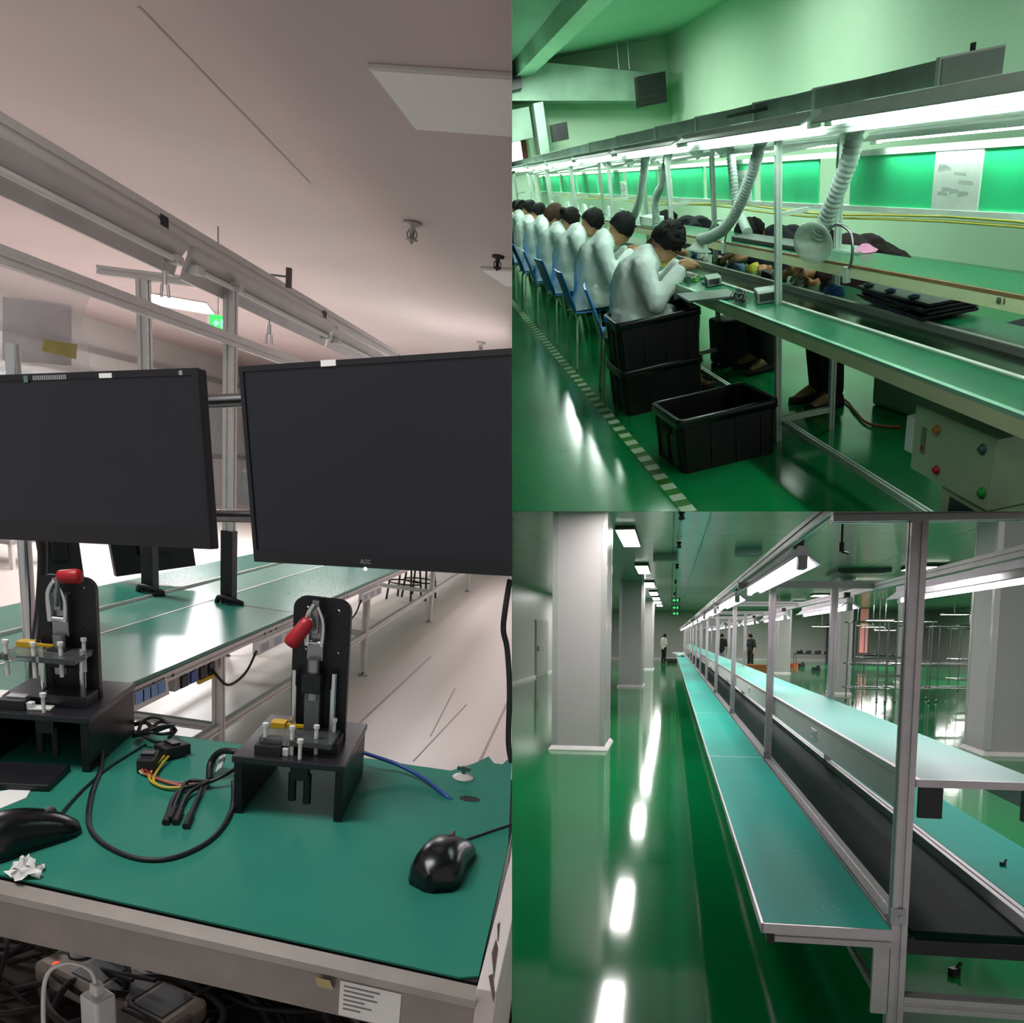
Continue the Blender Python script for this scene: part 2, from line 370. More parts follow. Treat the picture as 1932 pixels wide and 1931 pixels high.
# --- stand carrying the monitors
st = thing('monitor_stand', 'chrome pole with two horizontal tubes behind the monitors', 'stand', 1, (-1.701,2.300,0.715))
p0 = V((-1.701,2.300,0.715))
mb = MB(); mb.cyl((p0.x,2.3,.0), (p0.x+.01,2.3,1.75), .019, 18); part(st, 'pole', mb, Mchrome)
for a, b in (((-1.642,2.300,1.581), (-0.677,2.300,1.742)), ((-1.662,2.300,1.292), (-0.657,2.300,1.411))):
    mb = MB(); mb.cyl(a, b, .018, 14); part(st, 'cross_tube', mb, Msteel)
mb = MB(); mb.tube([(-1.618,2.270,1.254), (-1.620,2.270,1.161), (-1.638,2.270,1.016), (-1.615,2.200,0.887), (-1.555,2.100,0.807), (-1.582,2.050,0.798), (-1.603,2.000,0.815)], .013, 8, 5); solo('black_cable', 'thick black cord hanging beside the chrome pole', 'cable', 1, mb, Mblack)
mb = MB(); mb.tube([(-0.170,1.620,1.380), (-0.171,1.600,1.323), (-0.170,1.600,1.279), (-0.158,1.600,1.241), (-0.142,1.580,1.163), (-0.130,1.560,1.055), (-0.117,1.550,1.014)], .006, 8, 5); solo('black_cable', 'black cord hanging below the right monitor at the seam', 'cable', 1, mb, Mblack)

# --- test fixtures
def holes(me_mb, name, m, cyls):
    me = me_mb.mesh(name, m); o = bpy.data.objects.new('tmp', me); COL.objects.link(o)
    cm = MB()
    for a, b, r in cyls: cm.cyl(a, b, r, 12)
    c = bpy.data.objects.new('cut', cm.mesh('cut', m)); COL.objects.link(c)
    bo = o.modifiers.new('b', 'BOOLEAN'); bo.operation = 'DIFFERENCE'; bo.object = c; bo.solver = 'EXACT'
    me2 = evalmesh(o); bpy.data.objects.remove(o); bpy.data.objects.remove(c); me2.name = name; return me2
Mfix = mat('black_anodised', '#17171b', .4, .2, .15, 20)
Mfixtop = mat('black_acrylic_plate', '#26242a', .28, 0, .15, 10)
def fixture(o, rz, label, pz, handle, ztop=.262):
    t = thing('test_fixture', label, 'test fixture', 1, o, 'toggle clamp test fixtures', rz)
    w, d, h = .186, .235, .108
    for x in (0, w-.014):
        mb = MB(); mb.box((x,0,0),(x+.014,d,h-.012)); part(t, 'side_plate', mb, Mfix, True, bevel=.0012)
    mb = MB(); mb.box((-.003,-.003,h-.012),(w+.003,d+.003,h)); part(t, 'top_plate', mb, Mfixtop, True, bevel=.0015)
    if ztop < .25: mb = MB(); mb.box((.014,d-.012,0),(w-.014,d-.002,h-.012)); part(t, 'added_rear_plate', mb, Mfix, True)  # plate added to keep the left fixture's interior dark
    # back plate with rounded corners and drilled holes
    y = .112; x0, x1 = .066, .166; z1 = h + ztop; rr = .022; poly = [(x0,h),(x1,h)]
    for k in range(7): a = k*PI/12; poly.append((x1-rr+rr*math.cos(a), z1-rr+rr*math.sin(a)))
    for k in range(7): a = PI/2+k*PI/12; poly.append((x0+rr+rr*math.cos(a), z1-rr+rr*math.sin(a)))
    mb = MB(); mb.prism(poly, 'y', y, y+.014)
    hs = [((x, y-.01, z), (x, y+.03, z), r) for x, z, r in ((x0+.024,z1-.02,.0035),(x1-.022,z1-.02,.0035),(x1-.01,z1-.045,.0014),(x0+.022,z1-.096,.003),(x1-.02,z1-.097,.003),(x1-.01,z1-.08,.0014))]
    part(t, 'back_plate', holes(mb, 'back_plate', Mfix, hs), None, True)
    # clamp
    cx = (x0+x1)/2 - .006; cz = z1 - .06
    mb = MB(); mb.box((cx-.014,y-.02,cz-.05),(cx+.014,y,cz+.03)); mb.box((cx-.006,y-.03,cz+.0),(cx+.006,y-.018,cz+.06)); c = part(t, 'toggle_clamp', mb, Msteel, True, bevel=.0015)
    mb = MB(); mb.tube([(cx-.012,y-.03,cz-.02),(cx-.012,y-.032,cz+.03),(cx,y-.034,cz+.055)], .005, 8, 4); mb.tube([(cx+.013,y-.03,cz-.02),(cx+.014,y-.03,cz+.02),(cx+.004,y-.032,cz+.05)], .004, 8, 4); mb.cyl((cx-.016,y-.03,cz-.015),(cx+.016,y-.03,cz-.015),.004)
    part(c, 'linkage', mb, Mchrome, True)
    a, b = handle; mb = MB(); a = V(a)+V(cx,y-.035,cz); b = V(b)+V(cx,y-.035,cz); mb.tube([a, a+(b-a)*.06, a+(b-a)*.2, a+(b-a)*.5, a+(b-a)*.85, a+(b-a)*.96, b], lambda q: (.007,.0115,.0125,.013,.0135,.011,.005)[min(6,round(q*6))], 12); part(c, 'red_grip', mb, Mred, True, 'red ribbed clamp grip')
    mb = MB(); mb.tube([(cx,y-.032,cz+.01), V(a)], .0045, 8); part(c, 'lever', mb, Msteel, True)
    mb = MB(); mb.cyl((cx,y-.026,cz-.12),(cx,y-.026,cz-.045),.011); part(t, 'plunger', mb, Msteel, True)
    mb = MB(); mb.box((cx-.016,y-.045,cz-.105),(cx+.016,y-.006,cz-.07)); part(t, 'clamp_block', mb, Mblack, True, bevel=.002)
    for sx in (-.034, .034):
        mb = MB(); mb.cyl((cx+sx,y-.018,h),(cx+sx,y-.018,cz-.07),.006); part(t, 'guide_rod', mb, Mchrome, True)
    mb = MB(); mb.box((cx-.013,y-.03,h+pz),(cx+.013,y-.012,cz-.1)); part(t, 'slide', mb, mat('grey_slide', '#6b6d70', .3, .6), True)
    # acrylic press plate with standing screws
    mb = MB(); mb.box((cx-.075,-.0+.022,h+pz),(cx+.05,y-.006,h+pz+.011)); ap = part(t, 'acrylic_plate', mb, Mclear, True, bevel=.001)
    for sx, sy in ((-.066,.03),(-.02,.028),(.018,.045),(.04,.09)):
        mb = MB(); mb.cyl((cx+sx,sy,h+pz-.03),(cx+sx,sy,h+pz+.03),.0035,10); mb.cyl((cx+sx,sy,h+pz+.03),(cx+sx,sy,h+pz+.036),.0052,10); part(t, 'screw', mb, Mwhiteplastic, True)
    mb = MB(); mb.box((cx-.07,.075,h+pz+.012),(cx-.045,.1,h+pz+.022)); mb.box((cx-.045,.085,h+pz+.013),(cx+.0,.093,h+pz+.018)); part(t, 'yellow_connector', mb, Myellow, True)
    # nest blocks on the top plate
    for (a0, b0, m) in (((.03,.012,h),(.075,.04,h+.018),Mpcb), ((.085,.05,h),(.165,.108,h+.022),Mfixtop), ((.05,.06,h),(.085,.075,h+.012),Mpcb), ((.076,.018,h),(.086,.032,h+.014),Mwhiteplastic), ((.038,.03,h+.018),(.07,.05,h+.021),mat('pale_film', '#b9b4ba', .4))):
        mb = MB(); mb.box(a0, b0); part(t, 'nest_block', mb, m, True, bevel=.001)
    mb = MB(); mb.cyl((.108,.012,h),(.108,.012,h+.03),.0032,10); mb.cyl((.108,.012,h+.03),(.108,.012,h+.037),.0055,10); part(t, 'screw', mb, Mwhiteplastic, True)
    # fork hanging under the front
    mb = MB(); mb.box((.093,.01,h-.04),(.123,.03,h-.012)); mb.tube([(.095,.02,h-.03),(.095,.02,h-.082)], .007); mb.tube([(.121,.02,h-.03),(.121,.02,h-.086)], .007); part(t, 'fork', mb, Mblack, True)
    return t
fixR = fixture((-0.571,1.249,0.961), math.radians(7.4), 'black test fixture with red clamp grip under the right monitor', .018, ((-.006,-.008,.028), (-.036,-.026,-.018)), .268)
bl = V((-0.886,1.326,0.960)); rzl = math.radians(12)
fixL = fixture((bl.x-.18*math.cos(rzl), bl.y-.18*math.sin(rzl), .9605), rzl, 'black test fixture with raised clear plate at the left edge', .09, ((.012,-.01,.066), (.052,-.014,.072)), .235)
mb = MB(); q = V((-1.044,1.359,1.066))
for (dx, dy, s, h) in ((0,0,.075,.003),(.06,.05,.05,.008),(-.05,.03,.05,.006),(.07,.0,.035,.003)): mb = MB(); mb.cbox((q.x+dx,q.y+dy-.02,1.0695+h/2), (s,s*.7,h), .3); solo('paper_slip', 'loose white paper slip lying on the left fixture', 'paper', 1, mb, Mpaper, 'paper slips on the left fixture')

# --- mice
def mouse(c, rz, label, s=1.0, cable=()):
    t = thing('computer_mouse', label, 'mouse', 1, c, 'black mice on the green mat', rz)
    L, Wd, Hh = .156*s, .084*s, .053*s; rings = []
    for i in range(13):
        u = i/12; y = -L/2 + L*u; e = max(0.02, 1 - abs(2*u-1)**4.2) ** .5
        wd = Wd/2 * e * (.93 + .07*math.cos(u*PI*2)) ; hh = Hh * max(.03, (math.sin(PI*min(1, .08+u*.9)) ** .55)) * (1.0 - .42*u)*1.15
        ring = []
        for j in range(18):
            a = 2*PI*j/18; ca, sa = math.cos(a), math.sin(a)
            ring.append(V(wd*math.copysign(abs(ca)**.75, ca), y, hh*(abs(sa)**.8 if sa > 0 else -0.0)))
        rings.append(ring)
    mb = MB(); mb.loft(rings); part(t, 'shell', mb, Mblackgloss, True)
    mb = MB(); mb.loft([[V(p.x*1.01, p.y, min(p.z*.5, .012*s)) for p in R] for R in rings[1:12]]); part(t, 'side_skirt', mb, Mblack, True)
    mb = MB(); mb.tube([(0, L*(.08+.05*i), Hh*max(.03, math.sin(PI*min(1, .08+(.58+.05*i)*.9))**.55)*(1-.42*(.58+.05*i))*1.15) for i in range(7)], .0009, 6); part(t, 'button_gap', mb, Mpcb, True)
    mb = MB(); mb.lathe([(.0,-.003),(.009,-.003),(.009,.003),(0,.003)], n=14, M=Matrix.Translation((0,L*.26,Hh*.60)) @ Matrix.Rotation(PI/2,4,'Y')); part(t, 'scroll_wheel', mb, mat('grey_rubber', '#5c5658', .6), True)
    if cable: mb = MB(); mb.tube(cable, .0022, 6, 6); part(t, 'mouse_cable', mb, Mblack)
    return t
mouse((-0.180,1.166,0.961), math.radians(-4), 'black mouse at the right of the green mat', 1.12, ((-0.169,1.258,0.965), (-0.144,1.293,0.963), (-0.116,1.329,0.963), (-0.081,1.372,0.963)))
mouse((-0.812,1.052,0.961), math.radians(-24), 'black mouse at the left beside the crumpled tissue', 1.12, ((-0.812,1.140,0.966), (-0.831,1.200,0.964), (-0.850,1.280,0.963), (-0.863,1.366,0.963), (-0.867,1.491,0.963)))

# --- cables and small things on the mat
def cable(label, pts, r, m, name='cable', cat='cable'):
    mb = MB(); mb.tube(pts, r, 7, 6); return solo(name, label, cat, 1, mb, m)
cable('black cable lying in a wide loop on the mat', [(-0.927,1.442,1.030), (-0.908,1.410,0.990), (-0.870,1.343,0.965), (-0.818,1.234,0.964), (-0.757,1.132,0.964), (-0.699,1.078,0.964), (-0.628,1.050,0.964), (-0.580,1.069,0.964), (-0.558,1.144,0.964), (-0.575,1.249,0.965), (-0.622,1.358,0.970)], .0042, Mblack)
cable('blue cable running from the right fixture into the mat hole', [(-0.468,1.557,1.000), (-0.421,1.534,0.995), (-0.353,1.535,0.980), (-0.289,1.503,0.970), (-0.227,1.445,0.962), (-0.211,1.464,0.945)], .0042, Mblue)
cb = thing('cable_bundle', 'bundle of black leads with capped ends beside the right fixture', 'cables', 1, (-0.647,1.306,0.961))
ends = [((-0.650,1.169,0.966), (-0.690,1.284,0.968)), ((-0.636,1.174,0.966), (-0.669,1.280,0.968)), ((-0.614,1.166,0.966), (-0.664,1.329,0.970)), ((-0.650,1.182,0.966), (-0.695,1.322,0.970))]
for k, (e, mid) in enumerate(ends):
    mb = MB(); mb.tube([e, mid, (-0.655,1.333,0.975), (-0.634,1.351,0.985), (-0.625,1.376,0.990)], .0036, 7, 6); l = part(cb, 'lead', mb, Mblack)
    a = V(e); b = a + (V(mid)-a).normalized()*.045; mb = MB(); mb.cyl(a, b, .0058, 10); part(l, 'end_cap', mb, Mpcb)
mb = MB(); mb.tube([(-0.668,1.359,0.966), (-0.683,1.395,0.985), (-0.665,1.394,1.010), (-0.634,1.384,1.020), (-0.605,1.388,1.010)], .0065, 8, 6); part(cb, 'upper_loop', mb, Mblack)
mb = MB()
for k in range(3): mb.tube([V(p)+V(.004*k,0,.004*k) for p in ((-0.683,1.395,0.972), (-0.694,1.427,0.985), (-0.671,1.410,0.990), (-0.664,1.377,0.975))], .0025, 6, 5)
part(cb, 'white_wires', mb, mat('white_wire', '#bfc4c2', .4))
cc = thing('coiled_cable', 'small coil of black cable behind the left fixture', 'cable', 1, (-0.873,1.531,0.961))
mb = MB(); q = V((-0.863,1.517,0.961))
mb.tube([q + V((.03+.006*math.sin(k*1.7))*math.cos(k*.5), (.05+.01*math.cos(k))*math.sin(k*.5), .012+.010*math.sin(k*.9)+.0006*k) for k in range(40)], .0036, 6, 2); mb.tube([q+V(-.02,.03,.01), q+V(-.045,.05,.02), q+V(-.075,.055,.01)], .005, 7, 5); part(cc, 'coil', mb, Mblack)
ax = thing('wiring_harness', 'two black plugs on yellow and red wires at the mat centre', 'cables', 1, (-0.797,1.415,0.961))
for (c, rz, s) in (((-0.793,1.458,0.975), -.5, (.042,.055,.024)), ((-0.800,1.383,0.975), .35, (.032,.06,.028))):
    mb = MB(); mb.cbox(c, s, rz); pl = part(ax, 'plug', mb, Mpcb, bevel=.003)
    mb = MB(); mb.cbox((c[0],c[1],c[2]+s[2]/2+.002), (s[0]*.7,s[1]*.3,.006), rz); part(pl, 'latch', mb, Mblack)
wires = (('#c0a02c', [(-0.793,1.431,0.972), (-0.784,1.373,0.967), (-0.766,1.326,0.966), (-0.729,1.301,0.966), (-0.692,1.307,0.966), (-0.657,1.326,0.970)]), ('#c0a02c', [(-0.784,1.426,0.972), (-0.773,1.369,0.968), (-0.752,1.316,0.967), (-0.715,1.298,0.967), (-0.666,1.323,0.970)]), ('#a35a3a', [(-0.796,1.354,0.970), (-0.782,1.342,0.966), (-0.725,1.321,0.966), (-0.681,1.314,0.967), (-0.655,1.332,0.970)]), ('#7a2a2a', [(-0.797,1.359,0.970), (-0.751,1.332,0.966), (-0.696,1.324,0.967), (-0.653,1.339,0.972)]), ('#b9b7a0', [(-0.809,1.369,0.970), (-0.795,1.348,0.966), (-0.771,1.341,0.966)]))
for k, (c, p) in enumerate(wires):
    mb = MB(); mb.tube(p, .0026, 6, 5); part(ax, 'wire', mb, mat('wire_%d' % k, c, .4))
ti = MB(); q = V((-0.745,0.970,0.961)); random.seed(3); rings = []
for i in range(7):
    rings.append([q + V((.021+.008*math.sin(3*j+i))*math.cos(2*PI*j/16)*(1-.13*i), (.02+.008*math.cos(2*j+2*i))*math.sin(2*PI*j/16)*(1-.12*i), .004*i+.004*math.sin(5*j+2*i)+.002) for j in range(16)])
ti.loft(rings); solo('crumpled_tissue', 'crumpled white tissue beside the left mouse', 'tissue', 1, ti, Mpaper)
sc = thing('suction_mount', 'small steel stud on a pale disc at the back of the mat', 'mount', 1, (-0.217,1.561,0.961))
mb = MB(); mb.lathe([(0,0),(.024,0),(.021,.003),(.008,.009),(0,.009)], (0,0,0), 20); part(sc, 'disc', mb, mat('pale_disc', '#c9c6be', .35), True)
mb = MB(); mb.cyl((0,0,.008),(0,0,.026),.0045); mb.box((-.014,-.003,.016),(.014,.003,.024)); part(sc, 'stud', mb, Msteel, True)
mb = MB(); mb.sheet([(-0.959,1.202,0.962), (-0.927,1.239,0.962), (-0.906,1.193,0.962), (-0.916,1.135,0.962)], .003); solo('paper_sheet', 'white paper sheet under the left fixture edge', 'paper', 1, mb, Mpaper)
mb = MB(); mb.cbox(V((-0.980,1.256,0.961))+V(0,0,.006), (.16,.10,.012), .25); solo('black_notebook', 'flat black pad lying before the left fixture', 'pad', 1, mb, Mblack, bevel=.002)

# --- under the bench
ps = thing('power_strip', 'pale power strip with glowing red switch under the workbench', 'power strip', 1, (-0.999,1.297,0.550), None, frame((-1.003,1.252,0.550), (-0.686,1.134,0.550), V((-1.003,1.252,0.550))+V(0,0,1)))
mb = MB(); mb.box((0,0,-.05),(.36,.105,0)); part(ps, 'body', mb, mat('aged_white_plastic', '#b5a69a', .5), True, bevel=.012)
mb = MB(); mb.ball((.045,.02,.001),(.008,.006,.004)); part(ps, 'switch_light', mb, mat('red_glow', '#ff3018', .4, emit=3), True, 'glowing red switch')
mb = MB(); mb.lathe([(0,-.001),(.026,-.001),(.026,.002),(.022,.003),(0,.001)], (.052,.07,0), 18); part(ps, 'round_button', mb, Mblack, True)
for k in range(3):
    mb = MB(); mb.box((.09+.085*k,.018,-.001),(.165+.085*k,.09,.002)); part(ps, 'socket', mb, mat('dark_socket', '#3b3b40', .4), True, bevel=.001)
ch = thing('usb_charger', 'white plug-in charger standing on the power strip', 'charger', 1, (-0.760,1.133,0.560), None, math.radians(-25))
mb = MB(); mb.box((-.024,-.016,-.02),(.024,.022,.075)); part(ch, 'body', mb, Mwhiteplastic, True, bevel=.005)
mb = MB(); mb.box((-.01,-.006,.075),(.01,.01,.098)); part(ch, 'usb_plug', mb, Mwhiteplastic, True, bevel=.003)
q = V((-0.760,1.133,0.560)); mb = MB(); mb.tube([q+V(0,.002,.095), q+V(-.01,.0,.125), q+V(-.04,-.01,.14), q+V(-.07,-.02,.12), q+V(-.075,-.03,.06), q+V(-.07,-.04,-.05), q+V(-.06,-.05,-.08)], .0036, 8, 6); part(ch, 'charging_cable', mb, Mwhiteplastic)
mb = MB(); random.seed(11)
for k in range(26):
    x = random.uniform(-1.2,-.15); y = random.uniform(1.2,1.5); a = random.uniform(0,6)
    mb.tube([V(x + .16*math.cos(a+i*.9)*random.uniform(.6,1.2), y + .1*math.sin(a+i*.9), .485 + random.uniform(.0,.09)) for i in range(7)], random.choice((.004,.005,.007)), 6, 4)
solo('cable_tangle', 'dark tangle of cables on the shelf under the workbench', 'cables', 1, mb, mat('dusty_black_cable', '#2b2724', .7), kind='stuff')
mb = MB()
for k in range(6): mb.tube([V((-1.208,1.458,0.560))+V(-.02,.12,.12-.02*k), V((-1.106,1.399,0.560))+V(0,.12,.11-.018*k), V((-1.046,1.405,0.560))+V(.01,.14,.12-.02*k)], .008, 7, 5)
solo('cord_coil', 'grey cords coiled under the left end of the workbench', 'cables', 1, mb, mat('grey_cord', '#7d7268', .6))
tr = thing('clear_tray', 'clear plastic tray at the bottom edge in front of the charger', 'tray', 1, (-0.719,1.185,0.520))
mb = MB(); q = V((-0.716,1.171,0.520)); mb.box((q.x-.08,q.y-.06,.485),(q.x+.08,q.y+.06,.545)); part(tr, 'shell', mb, mat('smoky_clear', '#6c6a72', .15, alpha=.35), bevel=.006)
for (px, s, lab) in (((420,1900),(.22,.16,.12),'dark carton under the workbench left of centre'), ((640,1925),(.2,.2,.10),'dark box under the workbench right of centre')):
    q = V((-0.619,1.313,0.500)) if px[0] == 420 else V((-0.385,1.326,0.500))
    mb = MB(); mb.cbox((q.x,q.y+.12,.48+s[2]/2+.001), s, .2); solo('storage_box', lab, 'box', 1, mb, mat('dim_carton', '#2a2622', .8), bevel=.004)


# ================================================================ people (shared builder)
Mskin = mat('skin', '#b98a66', .55, 0, .05, 12)
Mhair = mat('black_hair', '#0b090a', .75, 0, .3, 60, spec=.25)
Mhair2 = mat('brown_hair', '#3a2318', .75, 0, .3, 60, spec=.25)
Msmock = mat('white_smock', '#e6efee', .85, 0, .05, 8, bump=.6, bscale=9)
BODY = {}
def head_bits(c, tilt):
    M = Matrix.Translation(V(c)) @ Matrix.Rotation(tilt, 4, 'Y')
    b = MB(); b.ball((0,0,.0), (.092,.074,.108), 18, 12, M); b.ball((.03,0,-.06), (.058,.055,.058), 14, 10, M)
    b.ball((.096,0,-.012), (.018,.014,.026), 8, 6, M)
    for s in (-1, 1): b.ball((-.005,.076*s,-.01), (.022,.012,.034), 8, 6, M); b.ball((.078,.03*s,.012), (.014,.02,.01), 8, 6, M)
    b.ball((.088,0,-.055), (.012,.026,.009), 8, 6, M)
    return b, M
def hand_chains(w, d, s):
    """palm and five curled fingers starting at wrist w, pointing along d; s is the body side"""
    w = V(w); d = V(d).normalized(); side = d.cross(V(0,0,1)).normalized(); up = side.cross(d); ch = []
    k = w + d*.075; ch.append([(tuple(w), .028), (tuple(w + d*.04), .034), (tuple(k), .033)])
    for i, L in enumerate((.068,.078,.073,.055)):
        b = k + side*(.026 - .0175*i)*s*-1
        ch.append([(tuple(k), .03), (tuple(b + d*.018), .0105), (tuple(b + d*(.018+L*.5) - up*.012), .0095), (tuple(b + d*(.018+L*.78) - up*.042), .008)])
    b = w + d*.025 - side*s*.03
    ch.append([(tuple(w + d*.03), .03), (tuple(b + d*.01), .013), (tuple(b + d*.045 - up*.012 - side*s*.004), .0105), (tuple(b + d*.072 - up*.03 + side*s*.01), .009)])
    return ch
def body_parts(key, J, top, legm):
    """J: joints; returns meshes body, shirt, trousers, hair placement"""
    if key in BODY: return BODY[key]
    hb, M = head_bits(J['head'], J['tilt'])
    ch = [[(J['pel'], .115), (J['waist'], .105), (J['chest'], .115), (J['up'], .09), (J['neck'], .05), (J['hb'], .052)]]
    for s in (-1, 1):
        S = lambda p: (p[0], p[1]*s, p[2])
        sh, el, wr = S(J['sh']), S(J['el']), S(J['wr'])
        ch.append([(J['up'], .09), (sh, .055), (el, .04), (wr, .027)]); hd = V(J['hand']); ch += hand_chains(wr, (hd.x, hd.y*s, hd.z), s)
        ch.append([(J['pel'], .115), (S(J['hip']), .095), (S(J['knee']), .06), (S(J['ank']), .04), (S(J['toe']), .03)])
    body = skinmesh('body', ch, Mskin, hb, .009)
    sc = [[(J['tail'], J.get('tr', .13)), (J['pel'], .175), (J['waist'], .165), (J['chest'], .17), (J['up'], .12), (tuple(V(J['neck'])*.6+V(J['up'])*.4), .068)]]
    for s in (-1, 1):
        S = lambda p: (p[0], p[1]*s, p[2]); e = V(S(J['el'])); w = V(S(J['wr'])); f = J.get('sleeve', .88)
        sc.append([(J['up'], .12), (S(J['sh']), .08), (tuple(e), .07)] + ([(tuple(e + (w-e)*f), .058)] if f > 0 else []))
    if J.get('sleeve', .88) > .5:
        for s in (-1, 1):
            hp = V(J['hip'][0], J['hip'][1]*s, J['hip'][2]); kn = V(J['knee'][0], J['knee'][1]*s, J['knee'][2]); sc.append([(J['pel'], .175), (tuple(hp), .15), (tuple(hp + (kn-hp)*.5 + V(0,0,.0)), .125)])
    shirt = skinmesh('smock' if f > .5 else 'shirt', sc, top, None, .013)
    tc = []
    for s in (-1, 1):
        S = lambda p: (p[0], p[1]*s, p[2]); tc.append([(J['pel'], .13), (S(J['hip']), .11), (S(J['knee']), .078), (tuple(V(S(J['ank'])) + V(0,0,.02)), .062)])
    trou = skinmesh('trousers', tc, legm, None, .012)
    from mathutils import noise
    nr = [v.normal.copy() for v in shirt.vertices]
    for v, q in zip(shirt.vertices, nr):
        p = v.co; v.co = p + q*(.012*noise.noise(p*7) + .008*noise.noise(V(p.x*9, p.y*22, p.z*9)) + .006*noise.noise(V(p.x*26, p.y*10, p.z*26)))
    if key != 'stand':                                    # clothes and seat of the body rest flat on the chair
        for me in (body, shirt, trou):
            for v in me.vertices:
                if v.co.x < .22 and v.co.z < .463: v.co.z = .463 + (v.co.z - .463)*.0

    shoes = []
    for s in (-1, 1):
        a = V(J['ank'][0], J['ank'][1]*s, .0); t = V(J['toe'][0], J['toe'][1]*s, .0)
        d = (t-a).normalized(); mb = MB(); mb.loft([[a + d*(-.06 + .25*u) + V(-d.y,d.x,0)*math.cos(2*PI*j/12)*(.03+.018*math.sin(PI*u)) + V(0,0,.0 + (.075-.03*u)*max(0,math.sin(2*PI*j/12)) ) for j in range(12)] for u in (0,.1,.3,.6,.9,1)])
        shoes.append(mb.mesh('shoe', mat('dark_shoe', '#16161a', .5)))
    BODY[key] = (body, shirt, trou, shoes, M); return BODY[key]
def hair_mesh(M, style, m, seed=1):
    random.seed(seed); b = MB()
    vs = []; nu, nv = 22, 12
    for i in range(nv+1):
        th = (PI*.62)*i/nv
        for j in range(nu):
            ph = 2*PI*j/nu; fwd = math.cos(ph)
            drop = 1.0 if fwd < .25 else (.80 if fwd > .7 else .9)
            t2 = th*drop; r = 1.0 + random.uniform(-.02,.07 if style != 'spiky' else .16)
            vs.append(M @ V(-.008 + .108*r*math.sin(t2)*math.cos(ph), .094*r*math.sin(t2)*math.sin(ph), .012 + .128*r*math.cos(t2)))
    fs = [(i*nu+j, (i+1)*nu+j, (i+1)*nu+(j+1) % nu, i*nu+(j+1) % nu) for i in range(nv) for j in range(nu)]
    b.add(vs, fs, True)
    inner = [M @ V(0,0,0)] ; n = len(vs); b.add([vs[nv*nu+j] for j in range(nu)] + inner, [(j, (j+1) % nu, nu) for j in range(nu)], True)
    for k in range(140 if style == 'spiky' else 60):
        th = random.uniform(.05, 1.75); ph = random.uniform(0, 2*PI)
        if math.cos(ph) > .6 and th > 1.3: continue
        d = V(math.sin(th)*math.cos(ph)*.1, math.sin(th)*math.sin(ph)*.088, .012 + .12*math.cos(th)); L = random.uniform(.012,.03) if style == 'spiky' else random.uniform(.008,.022)
        t = (d.normalized() + V(random.uniform(-.5,.5), random.uniform(-.5,.5), -.5 if style != 'spiky' else .1)).normalized()
        b.tube([M @ (d*.95), M @ (d + t*L*.5), M @ (d + t*L)], lambda u: .017*(1-u*.85), 5)
    if style == 'bob': b.ball((-.035,0,-.02), (.085,.098,.12), 16, 10, M)
    if style == 'tail': b.tube([M @ V(-.10,0,.03), M @ V(-.15,0,.0), M @ V(-.15,.01,-.1), M @ V(-.12,.01,-.2)], lambda t: .03*(1-t*.6), 8, 4)
    if style == 'bun': b.ball((-.11,0,.03), (.045,.045,.045), 10, 8, M)
    return b.mesh('hair', m)
def person(r, loc, rz, label, key, J, top, legm, hair, hm, group=None, seed=1, name='person', tilt=None):
    body, shirt, trou, shoes, M = body_parts(key, J, top, legm)
    R = Matrix.Rotation(rz, 4, 'Z') if tilt is None else Matrix.Rotation(rz, 4, 'Z') @ Matrix.Rotation(tilt, 4, 'Y')
    t = thing(name, label, 'person', r, loc, group, R)
    part(t, 'body', body, None); s2 = shirt
    if shirt.materials[0] != top: s2 = shirt.copy(); s2.materials[0] = top
    t2 = trou
    if trou.materials[0] != legm: t2 = trou.copy(); t2.materials[0] = legm
    part(t, 'smock' if J.get('sleeve', .88) > .5 else 'shirt', s2, None); part(t, 'trousers', t2, None); [part(t, 'shoe', q, None) for q in shoes]
    part(t, 'hair', hair_mesh(M, hair, hm, seed), None)
    for s in (-1, 1): mb = MB(); mb.ball((.088,.03*s,-.002), (.008,.013,.006), 8, 6, M); part(t, 'eye', mb, mat('dark_eye', '#120d0b', .3), True)
    return t
SIT = dict(pel=(-.02,0,.52), waist=(.0,0,.66), chest=(.05,0,.79), up=(.12,0,.885), neck=(.185,0,.93), hb=(.225,0,.955), head=(.285,0,.985), tilt=.8,
           sh=(.10,.175,.875), el=(.16,.26,.66), wr=(.36,.09,.825), hand=(1,-.35,.1), hip=(.04,.09,.50), knee=(.40,.12,.50), ank=(.37,.12,.09), toe=(.50,.13,.035), tail=(-.09,0,.40), tr=.17)
SIT2 = dict(SIT, chest=(.05,0,.81), up=(.125,0,.915), neck=(.195,0,.955), hb=(.24,0,.975), head=(.30,0,1.005), tilt=.95, sh=(.105,.175,.905), el=(.15,.265,.68), wr=(.35,.11,.825))
SLUMP = dict(SIT, chest=(.16,0,.77), up=(.27,0,.84), neck=(.34,0,.875), hb=(.38,0,.89), head=(.44,0,.905), tilt=1.0, sh=(.25,.165,.83), el=(.32,.25,.66), wr=(.50,.12,.80))
STAND = dict(pel=(0,0,.93), waist=(0,0,1.08), chest=(.01,0,1.26), up=(.01,0,1.40), neck=(.02,0,1.48), hb=(.03,0,1.53), head=(.05,0,1.60), tilt=.25,
           sh=(.0,.185,1.41), el=(-.02,.25,1.13), wr=(.05,.26,.90), hand=(.2,.05,-1), hip=(0,.09,.9), knee=(.02,.11,.49), ank=(-.02,.13,.09), toe=(.12,.15,.035), tail=(0,0,.88), tr=.13, sleeve=0)

